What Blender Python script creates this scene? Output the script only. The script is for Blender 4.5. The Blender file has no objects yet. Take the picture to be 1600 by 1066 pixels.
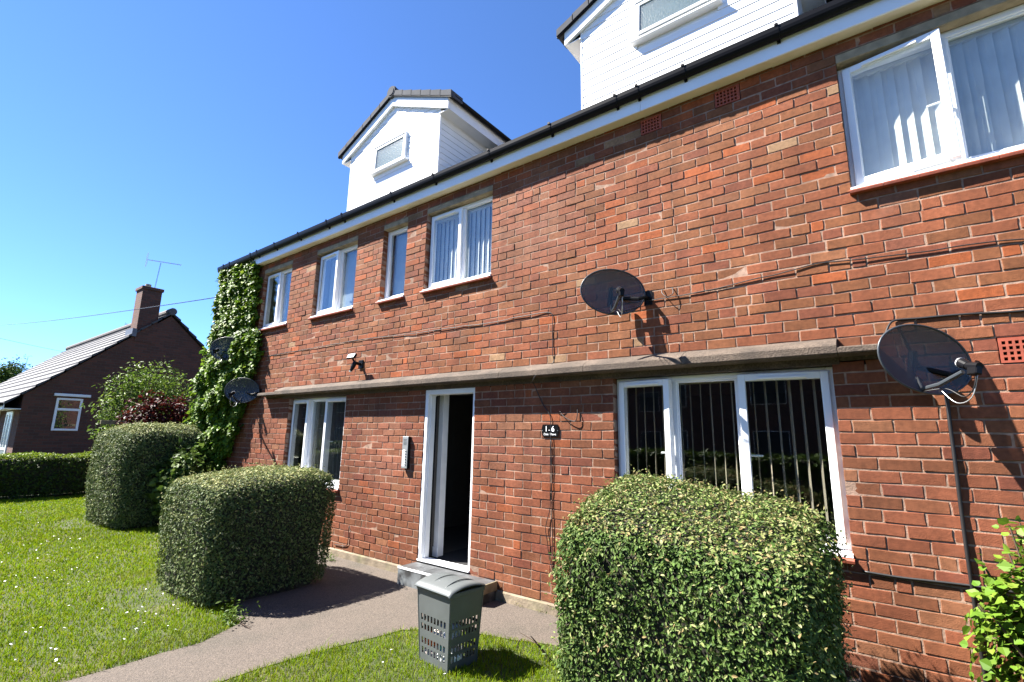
import bpy, math, random
import numpy as np
from mathutils import Vector, Matrix
random.seed(7)
rng = np.random.default_rng(7)
D = bpy.data
SC = bpy.context.scene
COL = SC.collection

# ------------------------------------------------------------------ camera, sky, sun, exposure
CAM = (0.0, -4.266, 1.644)
YAW, PITCH, ROLL = math.radians(37.2582), math.radians(11.0330), math.radians(0.9542)
Fw = Vector((-math.sin(YAW)*math.cos(PITCH), math.cos(YAW)*math.cos(PITCH), math.sin(PITCH)))
R0 = Vector((math.cos(YAW), math.sin(YAW), 0)); U0 = R0.cross(Fw)
Rt = R0*math.cos(ROLL) + U0*math.sin(ROLL); Up = -R0*math.sin(ROLL) + U0*math.cos(ROLL)
cd = D.cameras.new("camera"); cam = D.objects.new("camera", cd); COL.objects.link(cam)
cd.sensor_width = 36; cd.lens = 17.247; cd.clip_start = 0.05; cd.clip_end = 2000
M3 = Matrix((Rt, Up, -Fw)).transposed()
cam.matrix_world = Matrix.Translation(CAM) @ M3.to_4x4()
SC.camera = cam

SUN = Vector((-1.75, -1.0, 2.4)).normalized()          # towards the sun
w = D.worlds.new("World"); SC.world = w; w.use_nodes = True
nt = w.node_tree; bg = nt.nodes["Background"]
sky = nt.nodes.new("ShaderNodeTexSky"); sky.sky_type = 'NISHITA'; sky.sun_disc = False
sky.sun_elevation = math.asin(SUN.z); sky.sun_rotation = math.atan2(SUN.x, SUN.y)
sky.altitude = 3000; sky.air_density = 1.0; sky.dust_density = 0.0; sky.ozone_density = 7.0
tn = nt.nodes.new('ShaderNodeMix'); tn.data_type = 'RGBA'; tn.blend_type = 'MULTIPLY'; tn.inputs[0].default_value = 1; tn.inputs[7].default_value = (0.85, 0.99, 1.15, 1)
nt.links.new(sky.outputs[0], tn.inputs[6]); nt.links.new(tn.outputs[2], bg.inputs[0]); bg.inputs[1].default_value = 0.058
sl = D.lights.new("sun", 'SUN'); so = D.objects.new("sun", sl); COL.objects.link(so)
sl.energy = 5.0; sl.angle = math.radians(0.53); sl.color = (1.0, 0.955, 0.88)
so.rotation_mode = 'QUATERNION'; so.rotation_quaternion = SUN.to_track_quat('Z', 'Y'); so.location = (-20, -15, 30)
SC.view_settings.view_transform = 'Standard'; SC.view_settings.look = 'None'
SC.view_settings.exposure = 2.3; SC.view_settings.gamma = 1.0; SC.view_settings.use_curve_mapping = False
SC.cycles.max_bounces = 8; SC.cycles.transparent_max_bounces = 16
SC.cycles.diffuse_bounces = 4; SC.cycles.glossy_bounces = 4

# ------------------------------------------------------------------ materials
def _n(nt, t, **k):
    n = nt.nodes.new(t)
    for a, b in k.items(): setattr(n, a, b)
    return n
def mat(name, col, rough=0.6, var=0.12, scale=8.0, bump=0.0, bscale=60.0, attr=False, metal=0.0, spec=0.5,
        col2=None, c2scale=2.0, c2thr=(0.55, 0.7), transl=0.0, coat=0.0):
    m = D.materials.new(name); m.use_nodes = True; nt = m.node_tree; L = nt.links.new
    b = nt.nodes["Principled BSDF"]; out = nt.nodes["Material Output"]
    b.inputs["Roughness"].default_value = rough; b.inputs["Metallic"].default_value = metal
    b.inputs["Specular IOR Level"].default_value = spec
    if coat: b.inputs["Coat Weight"].default_value = coat
    geo = _n(nt, "ShaderNodeNewGeometry")
    KA = 1.0 if (min(col) > .5 or metal) else 0.56; c2max = 0.5 if name == 'brick_clay' else 1.0
    col = tuple(c*KA for c in col); col2 = tuple(c*KA for c in col2) if col2 else None
    if attr:
        a = _n(nt, "ShaderNodeAttribute", attribute_name="col"); vs_ = _n(nt, "ShaderNodeVectorMath", operation='SCALE'); vs_.inputs["Scale"].default_value = KA
        L(a.outputs["Color"], vs_.inputs[0]); src = vs_.outputs[0]
    else:
        a = _n(nt, "ShaderNodeRGB"); a.outputs[0].default_value = (*col, 1); src = a.outputs[0]
    if col2:
        nz = _n(nt, "ShaderNodeTexNoise"); nz.inputs["Scale"].default_value = c2scale; nz.inputs["Detail"].default_value = 5
        L(geo.outputs["Position"], nz.inputs["Vector"])
        mr = _n(nt, "ShaderNodeMapRange"); mr.inputs[1].default_value, mr.inputs[2].default_value = c2thr; mr.inputs[4].default_value = c2max
        L(nz.outputs["Fac"], mr.inputs[0])
        mx = _n(nt, "ShaderNodeMix", data_type='RGBA'); L(mr.outputs[0], mx.inputs[0]); L(src, mx.inputs[6])
        mx.inputs[7].default_value = (*col2, 1); src = mx.outputs[2]
    if name in ('brick_clay', 'mortar'):
        mp = _n(nt, "ShaderNodeMapping"); mp.inputs["Scale"].default_value = (7, 7, .55); L(geo.outputs["Position"], mp.inputs["Vector"])
        nz = _n(nt, "ShaderNodeTexNoise"); nz.inputs["Scale"].default_value = 1.0; nz.inputs["Detail"].default_value = 5; L(mp.outputs[0], nz.inputs["Vector"])
        mr = _n(nt, "ShaderNodeMapRange"); mr.inputs[1].default_value = .35; mr.inputs[2].default_value = .65; mr.inputs[3].default_value = .86; mr.inputs[4].default_value = 1.12
        L(nz.outputs["Fac"], mr.inputs[0]); vm = _n(nt, "ShaderNodeVectorMath", operation='SCALE'); L(src, vm.inputs[0]); L(mr.outputs[0], vm.inputs["Scale"]); src = vm.outputs[0]
        nz = _n(nt, "ShaderNodeTexNoise"); nz.inputs["Scale"].default_value = 1.1; nz.inputs["Detail"].default_value = 8; L(geo.outputs["Position"], nz.inputs["Vector"])
        mr = _n(nt, "ShaderNodeMapRange"); mr.inputs[1].default_value = .3; mr.inputs[2].default_value = .7; mr.inputs[3].default_value = .82; mr.inputs[4].default_value = 1.18
        L(nz.outputs["Fac"], mr.inputs[0]); vm = _n(nt, "ShaderNodeVectorMath", operation='SCALE'); L(src, vm.inputs[0]); L(mr.outputs[0], vm.inputs["Scale"]); src = vm.outputs[0]
    if var:
        nz = _n(nt, "ShaderNodeTexNoise"); nz.inputs["Scale"].default_value = scale; nz.inputs["Detail"].default_value = 6
        L(geo.outputs["Position"], nz.inputs["Vector"])
        mr = _n(nt, "ShaderNodeMapRange"); mr.inputs[1].default_value = 0.25; mr.inputs[2].default_value = 0.75
        mr.inputs[3].default_value = 1-var*2; mr.inputs[4].default_value = 1+var*2
        L(nz.outputs["Fac"], mr.inputs[0])
        vm = _n(nt, "ShaderNodeVectorMath", operation='SCALE'); L(src, vm.inputs[0]); L(mr.outputs[0], vm.inputs["Scale"]); src = vm.outputs[0]
    L(src, b.inputs["Base Color"])
    if bump:
        nz = _n(nt, "ShaderNodeTexNoise"); nz.inputs["Scale"].default_value = bscale; nz.inputs["Detail"].default_value = 4
        L(geo.outputs["Position"], nz.inputs["Vector"])
        bp = _n(nt, "ShaderNodeBump"); bp.inputs["Strength"].default_value = 0.6; bp.inputs["Distance"].default_value = bump
        L(nz.outputs["Fac"], bp.inputs["Height"]); L(bp.outputs[0], b.inputs["Normal"])
    if transl:
        tr = _n(nt, "ShaderNodeBsdfTranslucent"); L(src, tr.inputs["Color"])
        ms = _n(nt, "ShaderNodeMixShader"); ms.inputs[0].default_value = transl
        L(b.outputs[0], ms.inputs[1]); L(tr.outputs[0], ms.inputs[2]); L(ms.outputs[0], out.inputs[0])
    return m

M = {}
M['brick'] = mat('brick_clay', (0.3, 0.1, 0.06), 0.85, var=0.13, scale=34, bump=0.004, bscale=170, attr=True, spec=0.2,
                 col2=(0.42, 0.26, 0.2), c2scale=2.6, c2thr=(0.62, 0.95))
M['mortar'] = mat('mortar', (0.49, 0.325, 0.24), 0.95, var=0.16, scale=22, bump=0.006, bscale=120, spec=0.1,
                  col2=(0.27, 0.18, 0.13), c2scale=1.3, c2thr=(0.5, 0.8))
M['upvc'] = mat('white_plastic', (0.80, 0.81, 0.82), 0.28, var=0.025, scale=3)
M['white_paint'] = mat('white_painted_timber', (0.78, 0.79, 0.80), 0.4, var=0.04, scale=5)
M['fascia'] = mat('white_fascia_board', (0.78, 0.80, 0.83), 0.35, var=0.03, scale=2)
M['soffit'] = mat('cream_soffit_board', (0.74, 0.68, 0.56), 0.5, var=0.05, scale=3)
M['clad'] = mat('white_cladding_board', (0.82, 0.82, 0.81), 0.45, var=0.02, scale=4)
M['black'] = mat('black_gutter_plastic', (0.012, 0.012, 0.014), 0.35, var=0.1, scale=6, spec=0.12)
M['cable'] = mat('black_cable_sheath', (0.02, 0.018, 0.018), 0.5, var=0.1)
M['tile_red'] = mat('red_sill_tile', (0.50, 0.12, 0.06), 0.55, var=0.2, scale=14, bump=0.002)
M['airbrick'] = mat('terracotta_airbrick', (0.50, 0.10, 0.05), 0.8, var=0.12, scale=20)
M['concrete'] = mat('weathered_concrete_lintel', (0.50, 0.40, 0.26), 0.9, var=0.15, scale=14, bump=0.004, bscale=90,
                    col2=(0.26, 0.21, 0.13), c2scale=5, c2thr=(0.45, 0.8))
M['slate'] = mat('dark_slate_tile', (0.12, 0.125, 0.13), 0.45, var=0.25, scale=7)
M['dirtpaint'] = mat('sooty_painted_riser', (0.22, 0.24, 0.25), 0.7, var=0.25, scale=9, col2=(0.05, 0.05, 0.05), c2scale=6, c2thr=(0.45, 0.6))
M['verge'] = mat('grey_concrete_verge_tile', (0.125, 0.13, 0.145), 0.9, var=0.08, scale=10, bump=0.002, spec=0.12)
M['rooftile'] = mat('brown_grey_roof_tile', (0.16, 0.14, 0.13), 0.85, var=0.15, scale=9, bump=0.004)
M['roofpale'] = mat('pale_weathered_roof_tile', (0.095, 0.088, 0.088), 0.7, var=0.12, scale=6, bump=0.004)
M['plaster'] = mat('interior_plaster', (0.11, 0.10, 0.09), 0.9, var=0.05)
M['dark_in'] = mat('unlit_interior_dark', (0.05, 0.045, 0.04), 0.95, var=0.1)  # near-black tone, darkness of unlit interiors put into the colour
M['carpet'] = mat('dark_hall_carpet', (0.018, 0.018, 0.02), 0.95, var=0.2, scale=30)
M['blind'] = mat('cream_blind_fabric', (0.72, 0.62, 0.45), 0.8, var=0.05, transl=0.25)
M['blindw'] = mat('pale_blind_fabric', (0.80, 0.81, 0.78), 0.8, var=0.04, transl=0.35)
M['curtain'] = mat('pale_curtain_fabric', (0.30, 0.295, 0.22), 0.9, var=0.08, transl=0.25)
M['net'] = mat('grey_net_curtain', (0.09, 0.1, 0.1), 0.9, var=0.12)
M['blue_blind'] = mat('blue_grey_blind_fabric', (0.50, 0.60, 0.66), 0.85, var=0.05, transl=0.2)
M['dimroom'] = mat('painted_dim_room', (0.16, 0.2, 0.21), 0.9, var=0.3, scale=9)  # board tone, dimness of a room put into the colour
M['steel'] = mat('brushed_steel', (0.52, 0.54, 0.54), 0.32, var=0.05, metal=0.7)
M['handle'] = mat('white_handle', (0.8, 0.8, 0.78), 0.3, var=0)
M['basket'] = mat('grey_basket_plastic', (0.15, 0.165, 0.165), 0.42, var=0.05, scale=9)
M['letter'] = mat('white_lettering', (0.85, 0.85, 0.85), 0.5, var=0)
M['plaque'] = mat('black_gloss_plaque', (0.006, 0.006, 0.007), 0.25, var=0)
M['button'] = mat('dark_button', (0.09, 0.1, 0.1), 0.4, var=0)
M['stem'] = mat('twig_bark', (0.11, 0.07, 0.045), 0.9, var=0.2, scale=30)
M['wood'] = mat('weathered_fence_timber', (0.36, 0.29, 0.17), 0.85, var=0.2, scale=9)
M['concpath'] = mat('worn_concrete_path', (0.138, 0.108, 0.085), 0.92, var=0.24, scale=85, bump=0.016, bscale=110,
                    col2=(0.095, 0.08, 0.06), c2scale=1.7, c2thr=(0.5, 0.75))
M['plinth'] = mat('mossy_concrete_plinth', (0.33, 0.26, 0.18), 0.95, var=0.25, scale=6, bump=0.01, bscale=35,
                  col2=(0.20, 0.19, 0.10), c2scale=4, c2thr=(0.5, 0.75))
M['lead'] = mat('grey_lead_flashing', (0.2, 0.21, 0.23), 0.5, var=0.1)
M['leaf'] = mat('leaf_surface', (0.1, 0.2, 0.05), 0.55, var=0, attr=True, transl=0.18, spec=0.14)
M['leafg'] = mat('glossy_leaf_surface', (0.1, 0.2, 0.05), 0.50, var=0, attr=True, transl=0.30, spec=0.18)
M['grass'] = mat('grass_blade', (0.1, 0.2, 0.05), 0.6, var=0, attr=True, transl=0.35, spec=0.08)
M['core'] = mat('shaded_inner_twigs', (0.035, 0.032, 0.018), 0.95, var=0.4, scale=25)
M['soil'] = mat('lawn_soil_and_thatch', (0.06, 0.075, 0.018), 0.95, var=0.25, scale=5, bump=0.02, bscale=30,
                col2=(0.10, 0.085, 0.03), c2scale=1.1, c2thr=(0.52, 0.7))
M['cloth'] = mat('crumpled_cotton', (0.7, 0.7, 0.72), 0.9, var=0.1, scale=18, attr=True)
M['farbrick'] = None

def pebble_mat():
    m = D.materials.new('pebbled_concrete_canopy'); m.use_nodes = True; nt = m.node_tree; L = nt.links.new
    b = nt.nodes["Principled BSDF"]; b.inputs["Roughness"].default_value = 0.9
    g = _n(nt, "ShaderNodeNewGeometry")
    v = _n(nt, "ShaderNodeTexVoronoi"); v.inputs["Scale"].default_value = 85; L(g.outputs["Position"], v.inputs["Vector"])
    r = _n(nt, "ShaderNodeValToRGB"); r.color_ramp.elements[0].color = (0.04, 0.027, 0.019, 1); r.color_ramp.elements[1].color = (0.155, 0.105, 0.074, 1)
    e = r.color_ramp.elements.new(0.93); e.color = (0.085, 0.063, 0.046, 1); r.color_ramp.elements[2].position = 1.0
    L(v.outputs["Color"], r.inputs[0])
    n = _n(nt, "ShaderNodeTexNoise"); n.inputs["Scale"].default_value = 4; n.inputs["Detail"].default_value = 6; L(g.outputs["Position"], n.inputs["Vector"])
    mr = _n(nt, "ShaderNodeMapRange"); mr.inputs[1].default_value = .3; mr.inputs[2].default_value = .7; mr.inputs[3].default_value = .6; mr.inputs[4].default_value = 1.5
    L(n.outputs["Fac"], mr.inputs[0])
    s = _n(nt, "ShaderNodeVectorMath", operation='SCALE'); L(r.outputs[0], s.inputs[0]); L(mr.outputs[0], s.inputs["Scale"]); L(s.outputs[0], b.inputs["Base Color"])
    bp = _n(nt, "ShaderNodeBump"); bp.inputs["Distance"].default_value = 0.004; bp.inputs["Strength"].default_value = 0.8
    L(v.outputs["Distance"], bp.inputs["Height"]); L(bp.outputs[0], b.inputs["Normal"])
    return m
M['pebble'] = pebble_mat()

def glass_mat(name, tint, frost=0.0):
    m = D.materials.new(name); m.use_nodes = True; nt = m.node_tree; L = nt.links.new
    nt.nodes.remove(nt.nodes["Principled BSDF"]); out = nt.nodes["Material Output"]
    t = _n(nt, "ShaderNodeBsdfTransparent"); t.inputs[0].default_value = (*tint, 1)
    gl = _n(nt, "ShaderNodeBsdfGlossy"); gl.inputs["Roughness"].default_value = 0.0 if not frost else 0.28
    gl.inputs["Color"].default_value = (1, 1, 1, 1)
    geo = _n(nt, "ShaderNodeNewGeometry"); nz = _n(nt, "ShaderNodeTexNoise"); nz.inputs["Scale"].default_value = 3.0 if not frost else 55
    L(geo.outputs["Position"], nz.inputs["Vector"])
    bp = _n(nt, "ShaderNodeBump"); bp.inputs["Distance"].default_value = 0.002 if not frost else 0.01; bp.inputs["Strength"].default_value = 0.12 if not frost else 0.3
    L(nz.outputs["Fac"], bp.inputs["Height"]); L(bp.outputs[0], gl.inputs["Normal"])
    fr = _n(nt, "ShaderNodeFresnel"); mrr = _n(nt, "ShaderNodeMapRange"); mrr.inputs[3].default_value = 1.7; mrr.inputs[4].default_value = 1/1.7
    L(geo.outputs["Backfacing"], mrr.inputs[0]); L(mrr.outputs[0], fr.inputs["IOR"])
    ms = _n(nt, "ShaderNodeMixShader"); L(fr.outputs[0], ms.inputs[0]); L(t.outputs[0], ms.inputs[1]); L(gl.outputs[0], ms.inputs[2])
    last = ms
    if frost:
        df = _n(nt, "ShaderNodeBsdfDiffuse"); df.inputs[0].default_value = (0.17, 0.23, 0.25, 1)
        L(bp.outputs[0], df.inputs["Normal"])
        m2 = _n(nt, "ShaderNodeMixShader"); m2.inputs[0].default_value = frost; L(ms.outputs[0], m2.inputs[1]); L(df.outputs[0], m2.inputs[2]); last = m2
    L(last.outputs[0], out.inputs[0]); return m
M['glass'] = glass_mat('window_glass', (0.94, 0.96, 0.96))
M['frost'] = glass_mat('patterned_obscure_glass', (0.7, 0.8, 0.82), 0.3)

def mesh_dish_mat():
    m = D.materials.new('perforated_dark_dish_mesh'); m.use_nodes = True; nt = m.node_tree; L = nt.links.new
    b = nt.nodes["Principled BSDF"]; out = nt.nodes["Material Output"]
    b.inputs["Base Color"].default_value = (0.035, 0.045, 0.055, 1); b.inputs["Roughness"].default_value = 0.5
    t = _n(nt, "ShaderNodeBsdfTransparent"); ms = _n(nt, "ShaderNodeMixShader"); ms.inputs[0].default_value = 0.78
    L(t.outputs[0], ms.inputs[1]); L(b.outputs[0], ms.inputs[2]); L(ms.outputs[0], out.inputs[0]); return m
M['dish'] = mesh_dish_mat()
M['dishrim'] = mat('dark_grey_dish_rim', (0.06, 0.07, 0.08), 0.4, var=0.03)

def far_brick_mat():
    m = D.materials.new('brown_brickwork'); m.use_nodes = True; nt = m.node_tree; L = nt.links.new
    b = nt.nodes["Principled BSDF"]; b.inputs["Roughness"].default_value = 0.9
    g = _n(nt, "ShaderNodeNewGeometry"); s = _n(nt, "ShaderNodeSeparateXYZ"); L(g.outputs["Position"], s.inputs[0])
    ad = _n(nt, "ShaderNodeMath", operation='ADD'); L(s.outputs[0], ad.inputs[0]); L(s.outputs[1], ad.inputs[1])
    c = _n(nt, "ShaderNodeCombineXYZ"); L(ad.outputs[0], c.inputs[0]); L(s.outputs[2], c.inputs[1])
    t = _n(nt, "ShaderNodeTexBrick"); t.inputs["Scale"].default_value = 1.0
    t.inputs["Brick Width"].default_value = 0.23; t.inputs["Row Height"].default_value = 0.085; t.inputs["Mortar Size"].default_value = 0.007
    t.inputs["Color1"].default_value = (0.115, 0.042, 0.026, 1); t.inputs["Color2"].default_value = (0.07, 0.03, 0.02, 1); t.inputs["Mortar"].default_value = (0.085, 0.055, 0.04, 1)
    L(c.outputs[0], t.inputs["Vector"]); L(t.outputs["Color"], b.inputs["Base Color"])
    bp = _n(nt, "ShaderNodeBump"); bp.inputs["Distance"].default_value = 0.006; bp.invert = True; L(t.outputs["Fac"], bp.inputs["Height"]); L(bp.outputs[0], b.inputs["Normal"])
    return m
M['farbrick'] = far_brick_mat()

# ------------------------------------------------------------------ helpers
def link(o, parent=None):
    COL.objects.link(o)
    if parent is not None: o.parent = parent
    return o
def tag(o, label=None, cat=None, group=None, kind=None):
    if label: o['label'] = label
    if cat: o['category'] = cat
    if group: o['group'] = group
    if kind: o['kind'] = kind
    return o
def empty(name, loc, label, cat, group=None, rot=(0, 0, 0)):
    o = D.objects.new(name, None); o.empty_display_size = 0.2; o.location = loc; o.rotation_euler = rot; link(o)
    return tag(o, label, cat, group)
def tri_mesh(name, V, F, m, parent=None, cols=None, smooth=False):
    V = np.asarray(V, dtype=np.float32).reshape(-1, 3); F = np.asarray(F, dtype=np.int32).reshape(-1, 3)
    me = D.meshes.new(name); me.vertices.add(len(V)); me.vertices.foreach_set('co', V.ravel())
    me.loops.add(F.size); me.loops.foreach_set('vertex_index', F.ravel())
    me.polygons.add(len(F)); me.polygons.foreach_set('loop_start', np.arange(0, F.size, 3, dtype=np.int32))
    me.update(calc_edges=True)
    if cols is not None:
        a = me.attributes.new('col', 'FLOAT_COLOR', 'POINT')
        c = np.ones((len(V), 4), dtype=np.float32); c[:, :3] = cols; a.data.foreach_set('color', c.ravel())
    me.polygons.foreach_set('use_smooth', np.full(len(F), bool(smooth)))
    me.materials.append(m); o = D.objects.new(name, me); link(o, parent); return o
class MB:
    def __init__(s): s.v = []; s.f = []; s.mi = []; s.cur = 0; s.xf = None
    def add(s, vs, fs):
        n = len(s.v)
        if s.xf is not None: vs = [tuple(s.xf @ Vector(p)) for p in vs]
        s.v += [tuple(p) for p in vs]; s.f += [tuple(n+i for i in f) for f in fs]; s.mi += [s.cur]*len(fs)
    def box(s, x0, x1, y0, y1, z0, z1, b=0.0):
        if b <= 0:
            vs = [(x, y, z) for z in (z0, z1) for y in (y0, y1) for x in (x0, x1)]
            s.add(vs, [(0, 2, 3, 1), (4, 5, 7, 6), (0, 1, 5, 4), (1, 3, 7, 5), (3, 2, 6, 7), (2, 0, 4, 6)]); return
        b = min(b, (x1-x0)*.45, (y1-y0)*.45, (z1-z0)*.45)
        c = [((x0+x1)/2, (y0+y1)/2, (z0+z1)/2), ((x1-x0)/2, (y1-y0)/2, (z1-z0)/2)]
        vs = []; idx = {}
        for sx in (-1, 1):
            for sy in (-1, 1):
                for sz in (-1, 1):
                    for ax in range(3):
                        p = [c[1][0]*sx, c[1][1]*sy, c[1][2]*sz]
                        for k, sg in enumerate((sx, sy, sz)):
                            if k != ax: p[k] -= sg*b
                        idx[(sx, sy, sz, ax)] = len(vs); vs.append((c[0][0]+p[0], c[0][1]+p[1], c[0][2]+p[2]))
        fs = []
        for ax in range(3):
            o = [k for k in range(3) if k != ax]
            for sg in (-1, 1):
                q = []
                for a, bb in ((-1, -1), (1, -1), (1, 1), (-1, 1)):
                    t = [0, 0, 0]; t[ax] = sg; t[o[0]] = a; t[o[1]] = bb; q.append(idx[(*t, ax)])
                fs.append(tuple(q))
        for ax in range(3):
            o = [k for k in range(3) if k != ax]
            for a in (-1, 1):
                for bb in (-1, 1):
                    t1 = [0, 0, 0]; t1[ax] = -1; t1[o[0]] = a; t1[o[1]] = bb; t2 = list(t1); t2[ax] = 1
                    fs.append((idx[(*t1, o[0])], idx[(*t2, o[0])], idx[(*t2, o[1])], idx[(*t1, o[1])]))
        for sx in (-1, 1):
            for sy in (-1, 1):
                for sz in (-1, 1): fs.append(tuple(idx[(sx, sy, sz, a)] for a in range(3)))
        s.add(vs, fs)
    def prism_x(s, prof, x0, x1):      # prof: closed (y,z)
        n = len(prof); vs = [(x0, y, z) for y, z in prof] + [(x1, y, z) for y, z in prof]
        s.add(vs, [tuple(range(n)), tuple(reversed(range(n, 2*n)))] + [(i, (i+1) % n, n+(i+1) % n, n+i) for i in range(n)])
    def prism_y(s, prof, y0, y1):      # prof: closed (x,z)
        n = len(prof); vs = [(x, y0, z) for x, z in prof] + [(x, y1, z) for x, z in prof]
        s.add(vs, [tuple(range(n)), tuple(reversed(range(n, 2*n)))] + [(i, (i+1) % n, n+(i+1) % n, n+i) for i in range(n)])
    def tube(s, pts, r, n=8, cap=True):
        pts = [Vector(p) for p in pts]; rs = r if isinstance(r, (list, tuple)) else [r]*len(pts); vs = []; fs = []
        prev = None
        for i, p in enumerate(pts):
            t = (pts[min(i+1, len(pts)-1)] - pts[max(i-1, 0)]).normalized()
            if prev is None: a = t.orthogonal().normalized()
            else: a = (prev - t*prev.dot(t)).normalized()
            prev = a; bb = t.cross(a)
            for k in range(n):
                an = 2*math.pi*k/n; vs.append(p + (a*math.cos(an) + bb*math.sin(an))*rs[i])
        for i in range(len(pts)-1):
            for k in range(n): fs.append((i*n+k, i*n+(k+1) % n, (i+1)*n+(k+1) % n, (i+1)*n+k))
        if cap: fs += [tuple(reversed(range(n))), tuple(range((len(pts)-1)*n, len(pts)*n))]
        s.add(vs, fs)
    def build(s, name, m, parent=None, smooth=False, label=None):
        me = D.meshes.new(name); me.from_pydata(s.v, [], s.f)
        ms = m if isinstance(m, list) else [m]
        for x in ms: me.materials.append(x)
        if len(ms) > 1: me.polygons.foreach_set('material_index', s.mi)
        me.update()
        import bmesh as _b
        bm = _b.new(); bm.from_mesh(me); _b.ops.recalc_face_normals(bm, faces=bm.faces); bm.to_mesh(me); bm.free()
        if smooth:
            me.polygons.foreach_set('use_smooth', [True]*len(me.polygons))
        o = D.objects.new(name, me); link(o, parent)
        if label: o['label'] = label
        return o
def one(name, m, parent, *a, b=0.0, **k):
    q = MB(); q.box(*a, b=b); return q.build(name, m, parent, **k)
def smoothline(pts, n=6):
    pts = [Vector(p) for p in pts]; out = []
    for i in range(len(pts)-1):
        p0 = pts[max(i-1, 0)]; p1 = pts[i]; p2 = pts[i+1]; p3 = pts[min(i+2, len(pts)-1)]
        for k in range(n):
            t = k/n; out.append(0.5*((2*p1)+(-p0+p2)*t+(2*p0-5*p1+4*p2-p3)*t*t+(-p0+3*p1-3*p2+p3)*t**3))
    out.append(pts[-1]); return out
def grid_panel(mb, P, xs, ys, holes, th, nrm):
    # P(u,v)->Vector ; slots cut right through a sheet of thickness th
    nrm = Vector(nrm); nx, ny = len(xs), len(ys); vs = []; fs = []
    for k in range(2):
        for v in ys:
            for u in xs: vs.append(P(u, v) - nrm*th*k)
    I = lambda i, j, k: k*nx*ny + j*nx + i
    solid = lambda i, j: 0 <= i < nx-1 and 0 <= j < ny-1 and (i, j) not in holes
    for j in range(ny-1):
        for i in range(nx-1):
            if not solid(i, j): continue
            fs.append((I(i, j, 0), I(i+1, j, 0), I(i+1, j+1, 0), I(i, j+1, 0)))
            fs.append((I(i, j, 1), I(i, j+1, 1), I(i+1, j+1, 1), I(i+1, j, 1)))
            if not solid(i-1, j): fs.append((I(i, j, 0), I(i, j+1, 0), I(i, j+1, 1), I(i, j, 1)))
            if not solid(i+1, j): fs.append((I(i+1, j, 0), I(i+1, j, 1), I(i+1, j+1, 1), I(i+1, j+1, 0)))
            if not solid(i, j-1): fs.append((I(i, j, 0), I(i, j, 1), I(i+1, j, 1), I(i+1, j, 0)))
            if not solid(i, j+1): fs.append((I(i, j+1, 0), I(i+1, j+1, 0), I(i+1, j+1, 1), I(i, j+1, 1)))
    mb.add(vs, fs)

# ------------------------------------------------------------------ ground
C = 0.0851; ZL = 2.395
def zrow(r): return ZL + r*C
def sheet(name, poly, z, m, kind='structure', sub=None):
    me = D.meshes.new(name); me.from_pydata([(x, y, z) for x, y in poly], [], [tuple(range(len(poly)))]); me.materials.append(m); me.update()
    o = D.objects.new(name, me); link(o); o['kind'] = kind; return o
sheet('ground', [(-600, -600), (600, -600), (600, 600), (-600, 600)], 0.0, M['soil'])
def wob(a, b, n, amp, seed):
    r = random.Random(seed); return [(a[0]+(b[0]-a[0])*i/n + r.uniform(-amp, amp), a[1]+(b[1]-a[1])*i/n + r.uniform(-amp, amp)) for i in range(n+1)]
PL = wob((-4.62, -9.0), (-4.52, -2.35), 26, .018, 1) + wob((-4.72, -1.95), (-5.3, -1.75), 4, .02, 2) + wob((-5.9, -1.5), (-6.9, -0.78), 6, .03, 3) + wob((-7.4, -0.62), (-10.4, -0.5), 12, .03, 4)
PR = wob((-1.0, -0.52), (-2.25, -0.56), 8, .03, 5) + wob((-2.5, -0.66), (-3.25, -0.92), 5, .02, 6) + wob((-3.5, -1.15), (-3.66, -1.9), 5, .015, 7) + wob((-3.72, -2.3), (-3.78, -9.0), 24, .018, 8)
pathpoly = PL + [(-10.4, 0.05), (2.6, 0.05), (2.6, -0.5)] + PR
sheet('path', pathpoly, 0.006, M['concpath'])

def inside(px, py, poly):
    poly = np.array(poly); c = np.zeros(len(px), bool); j = len(poly)-1
    for i in range(len(poly)):
        xi, yi = poly[i]; xj, yj = poly[j]
        m_ = ((yi > py) != (yj > py)) & (px < (xj-xi)*(py-yi)/((yj-yi) if yj != yi else 1e-9)+xi); c ^= m_; j = i
    return c

# ------------------------------------------------------------------ apartment block
BX0, BX1 = -10.75, 3.4
SOF = 4.80
blk = empty('apartment_block', (0, 0, 0), 'two storey red brick block of flats with white dormers and a grey concrete canopy band', 'building')
OPEN = dict(W5=(-9.2, -8.2, zrow(13), zrow(26)), W4=(-7.42, -6.29, zrow(13), zrow(26)), W3=(-5.66, -5.13, zrow(13), zrow(26)),
            W2=(-4.74, -3.58, zrow(13), zrow(26)), RW=(-0.04, 1.96, zrow(13), zrow(26)),
            GL=(-7.84, -6.27, zrow(-18), 2.20), GR=(-2.04, -0.285, zrow(-18), 2.20), DR=(-4.6, -3.77, 0.0, 2.205),
            A1=(-0.965, -0.745, zrow(26), zrow(28)), A2=(-1.675, -1.455, zrow(26), zrow(28)), A3=(0.60, 0.82, zrow(-3), zrow(-1)))
LINT = {k: (OPEN[k][0]-.0, OPEN[k][1]+.0, zrow(26), zrow(27)) for k in ('W5', 'W4', 'W3', 'W2', 'RW')}
BLK = list(OPEN.values()) + list(LINT.values()) + [(-8.62, 0.0, 2.19, zrow(-1)+.002), (-8.05, -0.235, 2.19, zrow(0)+.001)]
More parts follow.
